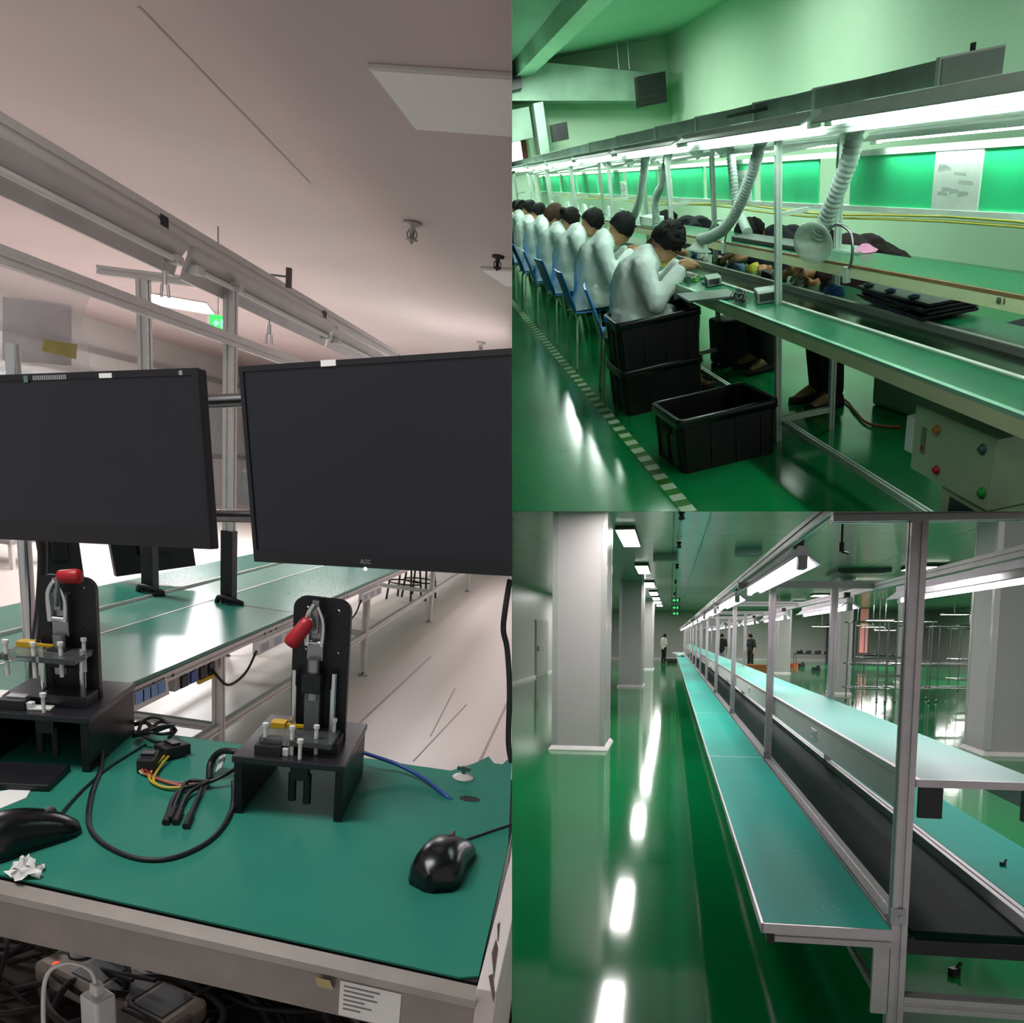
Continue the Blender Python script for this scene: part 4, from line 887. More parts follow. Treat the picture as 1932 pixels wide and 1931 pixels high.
# --- lamp fixtures under the lamp rail
def lamp(y0, y1, label):
    t = thing('strip_lamp', label, 'lamp', 1, (-1.96,(y0+y1)/2,2.335), 'unlit strip lamps under the white rail')
    mb = MB(); mb.loft([[V(-1.95+a, y, z) for a, z in ((.036,2.335),(.034,2.318),(.006,2.285),(-.02,2.24),(-.034,2.20),(-.042,2.198),(-.03,2.245),(-.006,2.30),(-.004,2.335))] for y in (y0, y1)], True, False); part(t, 'reflector', mb, mat('grey_reflector', '#bdb9b7', .35, .2))
    mb = MB(); mb.cyl((-1.935,y0+.1,2.252),(-1.935,y1-.1,2.252),.012); part(t, 'tube', mb, Mwhiteplastic)
    for y in (y0+.06, y1-.06):
        mb = MB(); mb.box((-1.97,y-.03,2.235),(-1.92,y+.03,2.27)); part(t, 'lamp_holder', mb, Mwhitepaint, bevel=.004)
    mb = MB(); mb.box((-1.9195,y1-.22,2.345),(-1.918,y1-.16,2.385)); part(t, 'switch', mb, Mpcb)
lamp(1.9, 3.72, 'unlit strip lamp at the left, nearest under the rail'); lamp(3.78, 5.62, 'second unlit strip lamp along the rail'); lamp(5.68, 7.5, 'third unlit strip lamp, just above the right monitor')
def clip(p, label):
    p = V(p); t = thing('chrome_clip', label, 'clip', 1, p, 'chrome clips under the lamps'); mb = MB()
    mb.cyl((p.x,p.y,p.z),(p.x,p.y,p.z-.05),.012); mb.cyl((p.x-.012,p.y,p.z-.05),(p.x-.016,p.y,p.z-.1),.007); mb.cyl((p.x+.012,p.y,p.z-.05),(p.x+.016,p.y,p.z-.1),.007); part(t, 'body', mb, Mchrome)
    mb = MB(); mb.cyl((p.x,p.y,p.z+.03),(p.x,p.y,p.z),.004); part(t, 'hook', mb, Msteel)
clip((-1.950,3.583,2.192), 'chrome clip hanging under the nearest strip lamp'); clip((-1.950,4.651,2.171), 'chrome clip hanging under the second strip lamp')
dp = thing('document_pocket', 'clear plastic document pocket hanging from the rail at the left', 'document pocket', 1, (-1.920,2.746,1.837))
random.seed(5); rows = []
for i in range(8):
    v = i/7; rows.append([V(-1.925 + .02*math.sin(3*u/9+4*v) + .008*math.sin(9*v+u), 2.3 + .72*u/9, 1.985 - .30*v) for u in range(10)])
mb = MB(); vs = [p for r_ in rows for p in r_]; mb.add(vs, [(i*10+j, i*10+j+1, (i+1)*10+j+1, (i+1)*10+j) for i in range(7) for j in range(9)], True); part(dp, 'film', mb, Mclearfilm)
mb = MB(); mb.sheet([(-1.900,2.733,1.805), (-1.900,2.908,1.816), (-1.900,2.898,1.766), (-1.900,2.724,1.769)], .002); part(dp, 'yellow_tape', mb, mat('faded_yellow_tape', '#b9ae52', .5, alpha=.7))
mb = MB(); mb.sheet([(-1.930,2.599,1.902), (-1.930,2.932,1.943), (-1.930,2.916,1.744), (-1.930,2.579,1.717)], .001); part(dp, 'paper', mb, mat('pale_grey_paper', '#c4bfc2', .7, alpha=.55))

# --- ceiling things
def cpanel(c, w, d, rz, label, m, em):
    t = thing('ceiling_light', label, 'ceiling light', 1, c, 'square ceiling panels', rz)
    mb = MB(); mb.box((-w/2,-d/2,-.018),(w/2,d/2,0)); part(t, 'frame', mb, Mwhitepaint, True, bevel=.004)
    mb = MB(); mb.box((-w/2+.012,-d/2+.012,-.022),(w/2-.012,d/2-.012,-.0182)); part(t, 'diffuser', mb, m, True)
cpanel((-.635,3.80,3.0), .95, .55, math.radians(-6), 'large unlit ceiling panel at the top right', Moff1, 0)
cpanel((-.95,6.85,3.0), .34, .5, math.radians(-15), 'small unlit ceiling panel above the right monitor', Moff1, 0)
cpanel((-5.52,10.45,3.0), .75, .95, math.radians(20), 'glowing ceiling panel seen between the posts', Mglow1, 1)
def sprinkler(p, label, m=Msteel, s=1.0):
    p = V(p); t = thing('sprinkler_head', label, 'sprinkler', 1, p, 'small fittings on the ceiling'); mb = MB()
    mb.lathe([(0,0),(.045*s,0),(.045*s,-.012*s),(.015*s,-.02*s),(.012*s,-.07*s),(.03*s,-.075*s),(.03*s,-.082*s),(0,-.085*s)], (0,0,0), 14); part(t, 'body', mb, m, True)
    mb = MB()
    for a in (-1, 1): mb.tube([(.012*a*s,0,-.03*s),(.025*a*s,0,-.055*s),(.0,0,-.095*s)], .004*s, 6, 4)
    part(t, 'frame_arms', mb, m, True)
sprinkler((-1.465,5.693,3.000), 'sprinkler head on the ceiling right of centre', mat('pale_fitting', '#a9a29f', .4, .4), 1.3)
sprinkler((-0.991,6.274,3.000), 'dark sprinkler head beside the small ceiling panel', Mpcb, 1.0)
sprinkler((-1.781,10.587,3.000), 'small sprinkler head just above the right monitor', Msteel, 1.1)
hk = thing('rail_bracket', 'small dark bracket sticking out above the lamp rail', 'bracket', 1, (-1.700,4.279,2.350))
mb = MB(); q = V((-1.700,4.279,2.350)); mb.box((q.x-.012,q.y-.01,q.z-.05),(q.x+.012,q.y+.01,q.z+.04)); part(hk, 'plate', mb, mat('bronze_fitting', '#5b5149', .5))
mb = MB(); mb.cyl((q.x-.09,q.y,q.z),(q.x,q.y,q.z),.005); part(hk, 'pin', mb, Msteel)
ex = thing('exit_sign', 'green exit sign with white arrow behind the posts', 'exit sign', 1, (-3.087,6.400,2.348))
q = V((-3.087,6.400,2.348)); mb = MB(); mb.box((q.x-.075,q.y,q.z-.06),(q.x+.075,q.y+.05,q.z+.06)); part(ex, 'housing', mb, Mwhitepaint)
mb = MB(); mb.box((q.x-.055,q.y-.002,q.z-.055),(q.x+.074,q.y,q.z+.055)); fc = part(ex, 'face', mb, mat('exit_green', '#08c84a', .4, emit=.9))
mb = MB(); mb.add([(q.x-.03,q.y-.003,q.z),(q.x,q.y-.003,q.z-.03),(q.x,q.y-.003,q.z+.03)], [(0,1,2)]); mb.box((q.x,q.y-.0035,q.z-.012),(q.x+.02,q.y-.0025,q.z+.012)); mb.box((q.x+.03,q.y-.0035,q.z-.03),(q.x+.05,q.y-.0025,q.z+.03)); part(fc, 'arrow', mb, mat('arrow_pale', '#7fffb0', .4, emit=1.0))
mb = MB(); mb.cyl((q.x,q.y+.02,q.z+.06),(q.x,q.y+.02,3.0),.006); part(ex, 'hanger', mb, Msteel)
# --- background: glazed wall on the left, racks, stools, windows
for i, (z0, z1) in enumerate(((1.0,1.06),(2.15,2.22),(2.5,2.56))):
    mb = MB(); mb.box((-8.49,3,z0),(-8.42,19,z1)); struct('trim_%d' % (i+6), 1, mb, mat('grey_trim', '#9b9896', .5))
for i in range(4):
    y = 6.5 + 3.2*i
    fr = MB(); fr.box((-8.5,y,.9),(-8.46,y+.08,2.1)); fr.box((-8.5,y+2.2,.9),(-8.46,y+2.28,2.1)); fr.box((-8.5,y+.08,2.04),(-8.46,y+2.2,2.1)); fr.box((-8.5,y+.08,.9),(-8.46,y+2.2,.96))
    w = struct('window_%d' % (i+1), 1, fr, Mwhitepaint)
    mb = MB(); mb.box((-8.485,y+.08,.96),(-8.475,y+2.2,2.04)); struct('window_pane', 1, mb, mat('pale_pane', '#b9c4c6', .1), w)
wd = V((-9.224,18.900,-0.238)); we = V((-8.254,18.900,1.903))
fr = MB()
for u in (0,.5,1): x = wd.x + (we.x-wd.x)*u; fr.box((x-.05,18.9,wd.z),(x+.05,18.98,we.z))
for v in (0,.45,1): z = wd.z + (we.z-wd.z)*v; fr.box((wd.x-.05,18.9,z-.04),(we.x+.05,18.98,z+.04))
w = struct('window_5', 1, fr, Mwhitepaint); mb = MB(); mb.box((wd.x,18.95,wd.z),(we.x,18.97,we.z)); struct('window_pane', 1, mb, mat('bluish_pane', '#aebcc4', .08), w)
rk = thing('storage_rack', 'grey metal rack with dark parts at the far left', 'rack', 1, (-6.065,8.000,-0.498))
q = V((-6.094,8.000,-0.502)); 
for dz in (.25,.75,1.1):
    mb = MB(); mb.box((q.x-1.0,7.6,dz),(q.x+.35,8.4,dz+.04)); part(rk, 'shelf', mb, mat('grey_shelf', '#8d8a88', .5))
for dx in (-.95,.3):
    for y in (7.65,8.35): mb = MB(); mb.box((q.x+dx,y-.02,0),(q.x+dx+.04,y+.02,1.5)); part(rk, 'upright', mb, Malu)
for j in range(4): mb = MB(); mb.cbox((q.x-.7+.3*j,7.95,.79+.06), (.2,.3,.12+.03*(j % 2)), .2*j); part(rk, 'dark_part', mb, Mpcb, bevel=.01)
for i, (px, lab) in enumerate((((-2.122,8.946,0.000), 'black wire stool far beyond the conveyor'), ((-2.013,9.218,0.000), 'second black wire stool beyond the conveyor, further right'))):
    q = V(px); t = thing('stool', lab, 'stool', 1, (q.x,q.y,0), 'black stools beyond the line')
    mb = MB(); mb.lathe([(0,.5),(.17,.5),(.18,.53),(.15,.56),(0,.56)], (0,0,0), 16); part(t, 'seat', mb, Mblack, True)
    for a in range(4): mb = MB(); mb.cyl((.15*math.cos(a*PI/2+.6),.15*math.sin(a*PI/2+.6),.5),(.21*math.cos(a*PI/2+.6),.21*math.sin(a*PI/2+.6),0),.012,8); part(t, 'leg', mb, Mblack, True)
    mb = MB(); mb.tube([(.185*math.cos(a*PI/8),.185*math.sin(a*PI/8),.2) for a in range(17)], .009, 6); part(t, 'foot_ring', mb, Mblack, True)
for a, b, lab in (((-4.6,16.9,0),(-3.5,17.6,1.3),'taller pale cabinet at the far end between the monitors'), ((-3.3,17,0),(-2.2,17.6,1.1),'lower pale cabinet at the far end behind the right monitor')): mb = MB(); mb.box(a, b); solo('cabinet', lab, 'cabinet', 1, mb, Mwhitepaint, bevel=.01)
# overhead area lights; here all but the glowing panel's are added fill
def area(name, r, p, sx, sy, e, col=(1,1,1)):
    l = bpy.data.lights.new(name, 'AREA'); l.shape = 'RECTANGLE'; l.size = sx; l.size_y = sy; l.energy = e; l.color = col
    o = bpy.data.objects.new(name, l); COL.objects.link(o); o.matrix_world = ROOM[r] @ Matrix.Translation(V(p)); return o
area('lamp_and_fill_light', 1, (-5.5,10.45,2.94), .7, .9, 130)
for i, y in enumerate((4.5,8,12)): area('lamp_and_fill_light', 1, (-4.0,y,2.97), 1.2, .6, 80)
area('lamp_and_fill_light', 1, (-2.2,9.5,2.97), 1.0, .6, 85); area('lamp_and_fill_light', 1, (-1.2,.9,2.97), 1.2, .6, 34)


# --- chairs and workers along the front
def make_chair():
    t = thing('plastic_chair', 'x', 'chair', 2, (0,0,0), 'blue chairs along the bench')
    mb = MB(); rows = []
    for i in range(11):                                   # one moulded shell: seat then back
        u = i/10
        if u < .5: x = .20 - .40*(u/.5); z = .445 - .012*math.sin(PI*u/.5)
        else: v = (u-.5)/.5; x = -.20 - .09*v; z = .455 + .33*v
        w = .24 - (.0 if u < .5 else .02*((u-.5)/.5)); rows.append([V(x + (.012*(abs(j)/3)**2 if u > .5 else 0), w*j/3, z + (.012*(abs(j)/3)**2 if u < .5 else 0)) for j in range(-3,4)])
    vs = [p for R in rows for p in R]; n = len(vs); off = [p + (V(0,0,-.012) if k//7 < 5 else V(-.012,0,-.004)) for k, p in enumerate(vs)]
    fs = [(i*7+j, i*7+j+1, (i+1)*7+j+1, (i+1)*7+j) for i in range(10) for j in range(6)]
    rim = [j for j in range(7)] + [i*7+6 for i in range(1,11)] + [70+j for j in range(5,-1,-1)] + [i*7 for i in range(9,0,-1)]
    mb.add(vs + off, fs + [tuple(n+k for k in f[::-1]) for f in fs] + [(rim[k], rim[(k+1) % len(rim)], n+rim[(k+1) % len(rim)], n+rim[k]) for k in range(len(rim))], True)
    part(t, 'seat_shell', mb, Mchairblue, True)
    for sx in (-1, 1):
        for sy in (-1, 1):
            mb = MB(); mb.tube([(.10*sx,.15*sy,.428),(.17*sx-.02,.19*sy,.405),(.20*sx-.03,.215*sy,.2),(.235*sx-.03,.235*sy,0)], .0115, 8, 4); part(t, 'leg', mb, Mlegp, True)
    mb = MB(); mb.tube([(-.19,-.19,.405),(-.12,0,.43),(-.19,.19,.405)], .01, 8, 5); part(t, 'frame_hoop', mb, Mlegp, True); mb = MB(); mb.tube([(.16,-.19,.405),(.12,0,.43),(.16,.19,.405)], .01, 8, 5); part(t, 'frame_hoop', mb, Mlegp, True)
    return t
chair = make_chair()
cl = ['blue chair under the worker nearest the crates', 'blue chair of the second worker from the crates', 'blue chair of the third worker from the crates', 'blue chair of the fourth worker from the crates', 'blue chair of the fifth worker from the crates', 'blue chair of the sixth worker from the crates', 'blue chair of the seventh worker, far left']
CY = [6.55, 7.95, 9.3, 10.6, 11.9, 13.3, 14.7]
for i, y in enumerate(CY):
    c = chair if i == 0 else dup(chair, (1.37,y,0), .06*(i % 3 - 1), cl[i])
    if i == 0: c.matrix_world = ROOM[2] @ Matrix.Translation((1.37,y,0)) @ Matrix.Rotation(-.15,4,'Z'); c['label'] = cl[0]
Mdark = mat('dark_trousers', '#1a1a20', .8)
PW = [(6.35,'white smocked worker with tousled black hair nearest the crates', 'sit', 'spiky', Mhair, -.18), (7.9,'white smocked worker with bowed black hair, second from the crates', 'sit2', 'short', Mhair, -.05), (9.25,'white smocked worker with smooth black hair, third from the crates', 'sit2', 'short', Mhair, .0), (10.55,'white smocked worker with hair tied in a bun, fourth from the crates', 'sit', 'bun', Mhair, .05),
      (11.9,'white smocked worker with brown bobbed hair, fifth from the crates', 'sit2', 'bob', Mhair2, 0), (13.3,'white smocked worker with upright head, sixth from the crates', 'sit', 'short', Mhair, .1), (14.6,'white smocked worker with a ponytail, seventh from the crates', 'sit2', 'tail', Mhair, 0), (16.2,'white smocked worker at the far left end of the row', 'sit', 'short', Mhair, 0)]
for i, (y, lab, key, st, hm, rz) in enumerate(PW):
    p = person(2, (1.37,y,0), rz, lab, key, SIT if key == 'sit' else SIT2, Msmock, Mdark, st, hm, 'white smocked workers seated along the bench', 10+i)
    if i == 0: mb = MB(); mb.tube([(.16+.02*math.cos(a), .115*math.sin(a), .985-.05*abs(math.sin(a))+.005) for a in [PI*.5+PI*k/10 for k in range(11)]], .006, 6); part(p, 'lanyard', mb, mat('blue_lanyard', '#3a66b0', .6), True)
# lanyard and tool of the nearest worker
mb = MB(); mb.cyl((1.700,6.623,0.829), (1.740,6.470,0.843), .022, 16); solo('tape_roll', 'yellow tape roll in the hands of the nearest worker', 'tape', 2, mb, Myellow)
# workers on the far side of the bench
Mnavy = mat('navy_jacket', '#11162a', .8); Mmaroon = mat('maroon_jacket', '#2c0f16', .8)
for y, lab, top, x in ((5.2,'worker in dark maroon slumped behind the shelf near the large hose', Mmaroon, 2.72), (6.4,'worker in dark navy bent behind the shelf at the second post', Mnavy, 2.74), (8.6,'dark haired worker behind the shelf beyond the second hose', Mnavy, 2.72)):
    person(2, (x,y,0), PI, lab, 'slump', SLUMP, top, Mdark, 'short', Mhair, 'dark clothed workers behind the shelf', 3)
for k, (p, s, lab) in enumerate((((2.156,4.367,0.964), (.10,.18,.03), 'pink cloth at the shelf edge by the maroon worker'), ((2.328,4.495,0.750), (.10,.34,.03), 'pink cloth lying on the rear worktop'), ((2.264,3.754,0.750), (.10,.22,.012), 'pink sheet under the black tablets'))):
    q = V(p); rr = []
    for i in range(5): rr.append([q + V(s[0]*(.5+.06*math.sin(3*j+i))*(1-.18*i)*math.cos(2*PI*j/14), s[1]*.5*(1-.16*i)*math.sin(2*PI*j/14), s[2]*i/4 + .001) for j in range(14)])
    mb = MB(); mb.loft(rr); solo('pink_cloth', lab, 'cloth', 2, mb, Mpink)
# --- things on the bench
def device(p, w, d, h, rz, label):
    t = thing('soldering_station', label, 'soldering station', 2, p, 'grey soldering stations on the front worktop', rz)
    mb = MB(); mb.prism([(-d/2,0),(d/2,0),(d/2,h*.92),(-d/2+.02,h),(-d/2,h*.86)], 'x', -w/2, w/2); part(t, 'case', mb, Mgreybox, True, bevel=.004)
    mb = MB(); mb.box((-w/2-.001,-d/2+.02,h*.25),(-w/2-.003,d/2-.02,h*.8)); part(t, 'side_vent', mb, mat('dark_vent', '#3c4540', .5), True)
    mb = MB(); mb.box((-w/2+.012,-d/2-.003,.012),(w/2-.012,-d/2,h*.8)); fp = part(t, 'front_panel', mb, mat('dark_panel', '#2e3633', .4), True)
    mb = MB(); mb.cyl((w*.2,-d/2-.014,h*.4),(w*.2,-d/2-.002,h*.4),.012,12); part(fp, 'knob', mb, Mblack, True)
device((1.823,4.826,0.752), .135, .19, .062, -.25, 'larger grey soldering station on the front worktop by the post')
device((1.798,5.756,0.752), .09, .20, .052, -.2, 'smaller grey soldering station in front of the worker')
mb = MB(); mb.sheet([(1.500,5.581,0.754), (1.479,5.223,0.754), (1.730,5.068,0.754), (1.768,5.373,0.754)], .012); solo('grey_tray', 'flat grey tray lying on the front worktop by the crates', 'tray', 2, mb, mat('grey_tray', '#59635e', .4))
mb = MB(); random.seed(21); q = V((1.704,4.946,0.755))
for k in range(9): mb.tube([q + V(.06*math.cos(k+i*1.1)*random.uniform(.5,1), .16*math.sin(k*1.3+i*1.2)*random.uniform(.4,1), .004 + random.uniform(0,.05)) for i in range(6)], .0032, 6, 4)
solo('wire_tangle', 'tangle of thin black wires beside the larger soldering station', 'wires', 2, mb, Mblack, kind='stuff')
random.seed(9); cols = ['#3f9a5a', '#cfd8cf', '#6fae4c', '#b8c7c0', '#2f6f9c', '#d7dcd2']
for k in range(14):
    p = V((1.820,6.522,0.752)) if k < 9 else V((1.773,6.094,0.752)); p = p + V(random.uniform(-.09,.07), random.uniform(-.5,.7), 0)
    p.x = min(1.8, max(1.66, p.x)); mb = MB(); mb.cbox((p.x,p.y,.7525+.006), (random.uniform(.02,.05), random.uniform(.05,.1), .012), random.uniform(0,3)); mb.cbox((p.x,p.y,.768), (.014,.03,.008), random.uniform(0,3))
    solo('circuit_board', '%s circuit board in the pile before the nearest worker' % ('small green', 'small whitish', 'small light green', 'small grey', 'small blue', 'small white')[k % 6], 'circuit board', 2, mb, mat('board_%d' % (k % 6), cols[k % 6], .5), 'circuit boards piled before the nearest worker')
random.seed(14); cols = ['#2c5aa0', '#1b1c22', '#9c6a4a', '#d8d8d2', '#1f4f8a', '#33353a', '#b07a5a', '#c9b93a', '#4f6f8f']
YS = [4.62 + .2*i for i in range(22)]
for k, y in enumerate(YS):
    m = mat('bench_item_%d' % (k % 9), cols[k % 9], .6); x = random.uniform(2.1,2.2); mb = MB()
    rr = [[V(x + (.04+.012*math.sin(3*j+k))*math.cos(2*PI*j/10)*(1-.04*i-.1*(i > 2)), y + (.075+.03*math.cos(2*j+k))*math.sin(2*PI*j/10)*(1-.04*i-.1*(i > 2)), .7485 + (.011+.004*math.sin(k*2+j))*i) for j in range(10)] for i in range(4)]
    mb.loft(rr); solo('cloth_bundle' if k % 3 else 'component_bag', ('%s crumpled bundle on the rear worktop under the shelf' if k % 3 else '%s soft bag of parts on the rear worktop under the shelf') % ('blue', 'near black', 'tan', 'whitish', 'dark blue', 'dark grey', 'light tan', 'yellow', 'slate blue')[k % 9], 'bundle', 2, mb, m, 'small bundles along the rear worktop' if k % 3 else 'part bags along the rear worktop')
tb = [(0,'lowest black tablet tray of the stack on the rear rail'), (1,'second black tablet tray of the stack'), (2,'third black tablet tray of the stack'), (3,'topmost black tablet tray with blue clips')]
for k, lab in tb:
    q = V((2.171,3.911,0.760)) + V(.02,.0,.012 + .017*k); t = thing('tablet_tray', lab, 'tray', 2, q, 'black trays stacked on the rear rail', .07*(k % 2) - .1)
    mb = MB(); mb.box((-.125,-.36,-.007),(.125,.36,.007)); part(t, 'panel', mb, mat('black_tray', '#0b0d12', .35), True, bevel=.004)
    mb = MB(); mb.box((-.126,-.2,-.005),(-.130,.3,.005)); part(t, 'blue_edge', mb, mat('blue_edge_%d' % (k % 2), ('#14285a', '#3a1c2c')[k % 2], .4), True)
    if k == 3:
        for yy in (.28,.05,-.18): mb = MB(); mb.lathe([(.016,.0),(.026,.004),(.026,.012),(.016,.012)], (-.10,yy,.007), 14); part(t, 'clip', mb, mat('pale_blue_clip', '#5c86a8', .4), True)
mb = MB(); mb.sheet([(2.063,4.569,0.963), (2.090,4.300,0.963), (2.200,4.412,0.963), (2.182,4.774,0.963)], .01); solo('plastic_bag', 'clear plastic bag lying on the shelf below the large hose', 'bag', 2, mb, mat('film_bag', '#bfe0d2', .15, alpha=.6))
mb = MB(); a = V((2.022,8.194,0.964)); mb.cbox((a.x,a.y,1.0), (.1,.5,.07), 0); solo('white_carton', 'white carton on the shelf at the third post', 'box', 2, mb, mat('white_carton', '#dff0e4', .7), bevel=.004)
mb = MB(); a = V((1.987,5.379,0.964)); mb.cbox((2.05,a.y-.1,.975), (.12,1.3,.022), 0); solo('black_bar', 'long dark bar lying on the shelf behind the near post', 'bar', 2, mb, Mblack, bevel=.003)
random.seed(33)
for k in range(9):
    y = 8.9 + .75*k; mb = MB(); x = random.uniform(2.0,2.12); rr = [[V(x + (.05+.015*math.sin(2*j+k))*math.cos(2*PI*j/10)*(1-.2*i), y + .16*math.sin(2*PI*j/10)*(1-.2*i), .9635 + .03*i) for j in range(10)] for i in range(4)]
    mb.loft(rr); solo('parts_bag', ('whitish', 'greyish')[k % 2] + ' bag of parts on the shelf toward the far end', 'bag', 2, mb, mat('pale_bag_%d' % (k % 2), ('#cfdcd4', '#9fb5aa')[k % 2], .7), 'pale bags on the far shelf')
mb = MB(); mb.tube([V(2.29,y,1.095 + .012*math.sin(y*2.1)) for y in [2.4+.5*i for i in range(26)]], .007, 6); solo('yellow_cable', 'yellow cable slung below the board rail', 'cable', 2, mb, mat('yellow_cable', '#d6cf5e', .5))
mb = MB(); mb.tube([V(2.29,y,1.075 + .012*math.cos(y*1.7)) for y in [2.4+.5*i for i in range(26)]], .006, 6); solo('yellow_cable', 'lower of the two yellow cables below the board rail', 'cable', 2, mb, mat('yellow_cable', '#d6cf5e', .5))
# --- crates
def crate(loc, rz, label):
    t = thing('crate', label, 'crate', 2, loc, 'black plastic crates', rz); w, d, h = .60, .50, .309
    def ring(s, z, r=.035):
        pts = []
        for cx, cy, a0 in ((w/2*s-r, d/2*s-r, 0), (-w/2*s+r, d/2*s-r, PI/2), (-w/2*s+r, -d/2*s+r, PI), (w/2*s-r, -d/2*s+r, 1.5*PI)):
            for k in range(5): a = a0 + k*PI/8; pts.append(V(cx + r*math.cos(a), cy + r*math.sin(a), z))
        return pts
    mb = MB(); R = [ring(.93,.0), ring(.96,h*.98), ring(.90,h*.98), ring(.87,.015)]; mb.loft(R, False, False)
    mb.add(ring(.93,0), [tuple(range(20))]); mb.add(ring(.87,.015), [tuple(range(20))]); part(t, 'shell', mb, Mcrate, True)
    mb = MB(); mb.loft([ring(.96,h-.05), ring(1.0,h-.048), ring(1.0,h-.006), ring(.985,h), ring(.93,h), ring(.925,h-.006), ring(.925,h-.05)], False); part(t, 'rim', mb, mat('crate_rim', '#101213', .25, 0, .1, 20), True)
    for sy in (-1, 1):
        for k in range(4): mb = MB(); mb.box((-.26+.15*k, sy*d/2*.955-.004, .01),(-.246+.15*k, sy*d/2*.955+.006, h-.055)); part(t, 'rib', mb, Mcrate, True)
    for k in range(3): mb = MB(); mb.box((-w/2*.955-.006,-.18+.17*k,.01),(-w/2*.955+.004,-.166+.17*k,h-.055)); part(t, 'rib', mb, Mcrate, True)
    mb = MB(); mb.box((-w/2*.97-.006,-.07,h*.62),(-w/2*.97+.004,.07,h*.72)); part(t, 'grip', mb, mat('grip_shadow', '#020202', .6), True)
    return t
crate((1.43,6.07,0), .03, 'lower black crate of the stack behind the worker aisle'); crate((1.44,6.07,.31), -.02, 'upper open black crate on the stack'); crate((1.43,4.68,0), .07, 'single open black crate nearest, in front of the stack')
# --- control box under the bench
cx = thing('control_box', 'pale control box with coloured buttons under the bench edge', 'control box', 2, (1.74,2.75,.3))
mb = MB(); mb.box((1.74,2.50,.335),(1.93,3.03,.59)); part(cx, 'case', mb, mat('pale_green_enamel', '#a3bb97', .45, 0, .04, 5), bevel=.004)
mb = MB(); mb.box((1.745,3.03,.39),(1.80,3.10,.53)); part(cx, 'handle_block', mb, Mwhiteplastic, bevel=.004)
for p, m, s in (((1.739,2.862,0.533),'#b0741c',.019), ((1.739,2.571,0.539),'#2c6a5a',.019), ((1.739,2.835,0.386),'#b3201c',.018), ((1.739,2.538,0.393),'#1c9a3a',.02)):
    q = V(p); T = Matrix.Translation(q) @ Matrix.Rotation(-PI/2,4,'Y'); mb = MB(); mb.lathe([(0,.016),(s*.6,.016),(s*.75,.010),(s*.75,.004),(s,.004),(s,0),(0,0)], (0,0,0), 16, T); part(cx, 'button', mb, mat('button_' + m[1:], m, .35), label={'#b0741c':'orange button','#2c6a5a':'dark green button','#b3201c':'red button','#1c9a3a':'green button'}[m])
q = V((1.739,2.951,0.468)); mb = MB(); mb.box((1.737,q.y-.016,q.z-.05),(1.741,q.y+.016,q.z+.05)); sw = part(cx, 'switch_plate', mb, mat('grey_plate', '#6f8073', .5)); mb = MB(); mb.ball((1.736,q.y,q.z-.028),(.006,.009,.009)); part(sw, 'red_lamp', mb, Mred)
mb = MB(); mb.box((1.80,2.40,.62),(1.95,3.0,.66)); part(cx, 'hanging_rail', mb, Malu2)
lb = thing('junction_box', 'small pale box below the control box at the lower edge', 'box', 2, (1.76,2.6,0)); mb = MB(); mb.box((1.76,2.42,0),(1.92,2.82,.33)); part(lb, 'case', mb, mat('pale_green_enamel', '#a3bb97', .45)); mb = MB(); mb.box((1.757,2.5,.2),(1.762,2.76,.30)); part(lb, 'dark_panel', mb, mat('dark_panel', '#2e3633', .4))
mb = MB(); mb.tube([(2.367,5.385,0.010), (2.459,5.339,0.012), (2.443,5.068,0.012), (2.399,4.885,0.012), (2.351,4.589,0.012), (2.461,4.424,0.012)], .008, 6, 6); solo('orange_cable', 'orange cable lying on the dark floor under the bench', 'cable', 2, mb, mat('orange_cable', '#b0582a', .5))
for p, s, m, lab in (((2.28,6.8,.0),(.3,.3,.34),Mdark,'dark bag on the floor under the bench'), ((2.9,4.1,.0),(.35,.4,.5),Mnavy,'dark blue stool block behind the bench'), ((2.62,4.7,.0),(.06,.55,.55),mat('pale_panel_green','#7fa58d',.6),'pale panel standing under the rear of the bench')):
    mb = MB(); mb.cbox((p[0],p[1],s[2]/2+.001), s, .15); solo('floor_bag' if 'bag' in lab else ('floor_panel' if 'panel' in lab else 'stool_block'), lab, 'bag' if 'bag' in lab else ('panel' if 'panel' in lab else 'stool'), 2, mb, m, bevel=.02)
# --- far wall: ducts, grilles, window, rods
fd2 = thing('wall_duct', 'galvanised duct with dark grilles along the far wall', 'duct', 2, (3.5,19,2.2))
Mgalvd = mat('dull_galvanised', '#7d9a86', .6, .35, .2, 2)
a = V((5.172,19.000,2.546)); b = V((5.139,19.000,2.143)); c = V((1.948,19.000,3.284)); d = V((1.818,19.000,2.658))
mb = MB(); mb.add([c, a, b, d, c+V(0,.8,0), a+V(0,.8,0), b+V(0,.8,0), d+V(0,.8,0)], [(0,1,2,3),(7,6,5,4),(0,4,5,1),(1,5,6,2),(2,6,7,3),(3,7,4,0)]); part(fd2, 'trunk', mb, Mgalvd)
for p, q in (((4.558,18.950,2.579), (5.112,18.950,2.111)), ((2.019,18.950,3.161), (2.385,18.950,2.743))):
    p = V(p); q = V(q); mb = MB(); mb.box((p.x,18.75,q.z),(q.x,18.98,p.z)); g = part(fd2, 'grille', mb, mat('black_grille', '#0b0f0d', .5))
    mb = MB()
    for k in range(5): z = q.z + (p.z-q.z)*(k+.5)/5; mb.box((p.x+.03,18.735,z-.008),(q.x-.03,18.748,z+.008))
    part(g, 'louvre', mb, mat('dark_louvre', '#1c2420', .5))
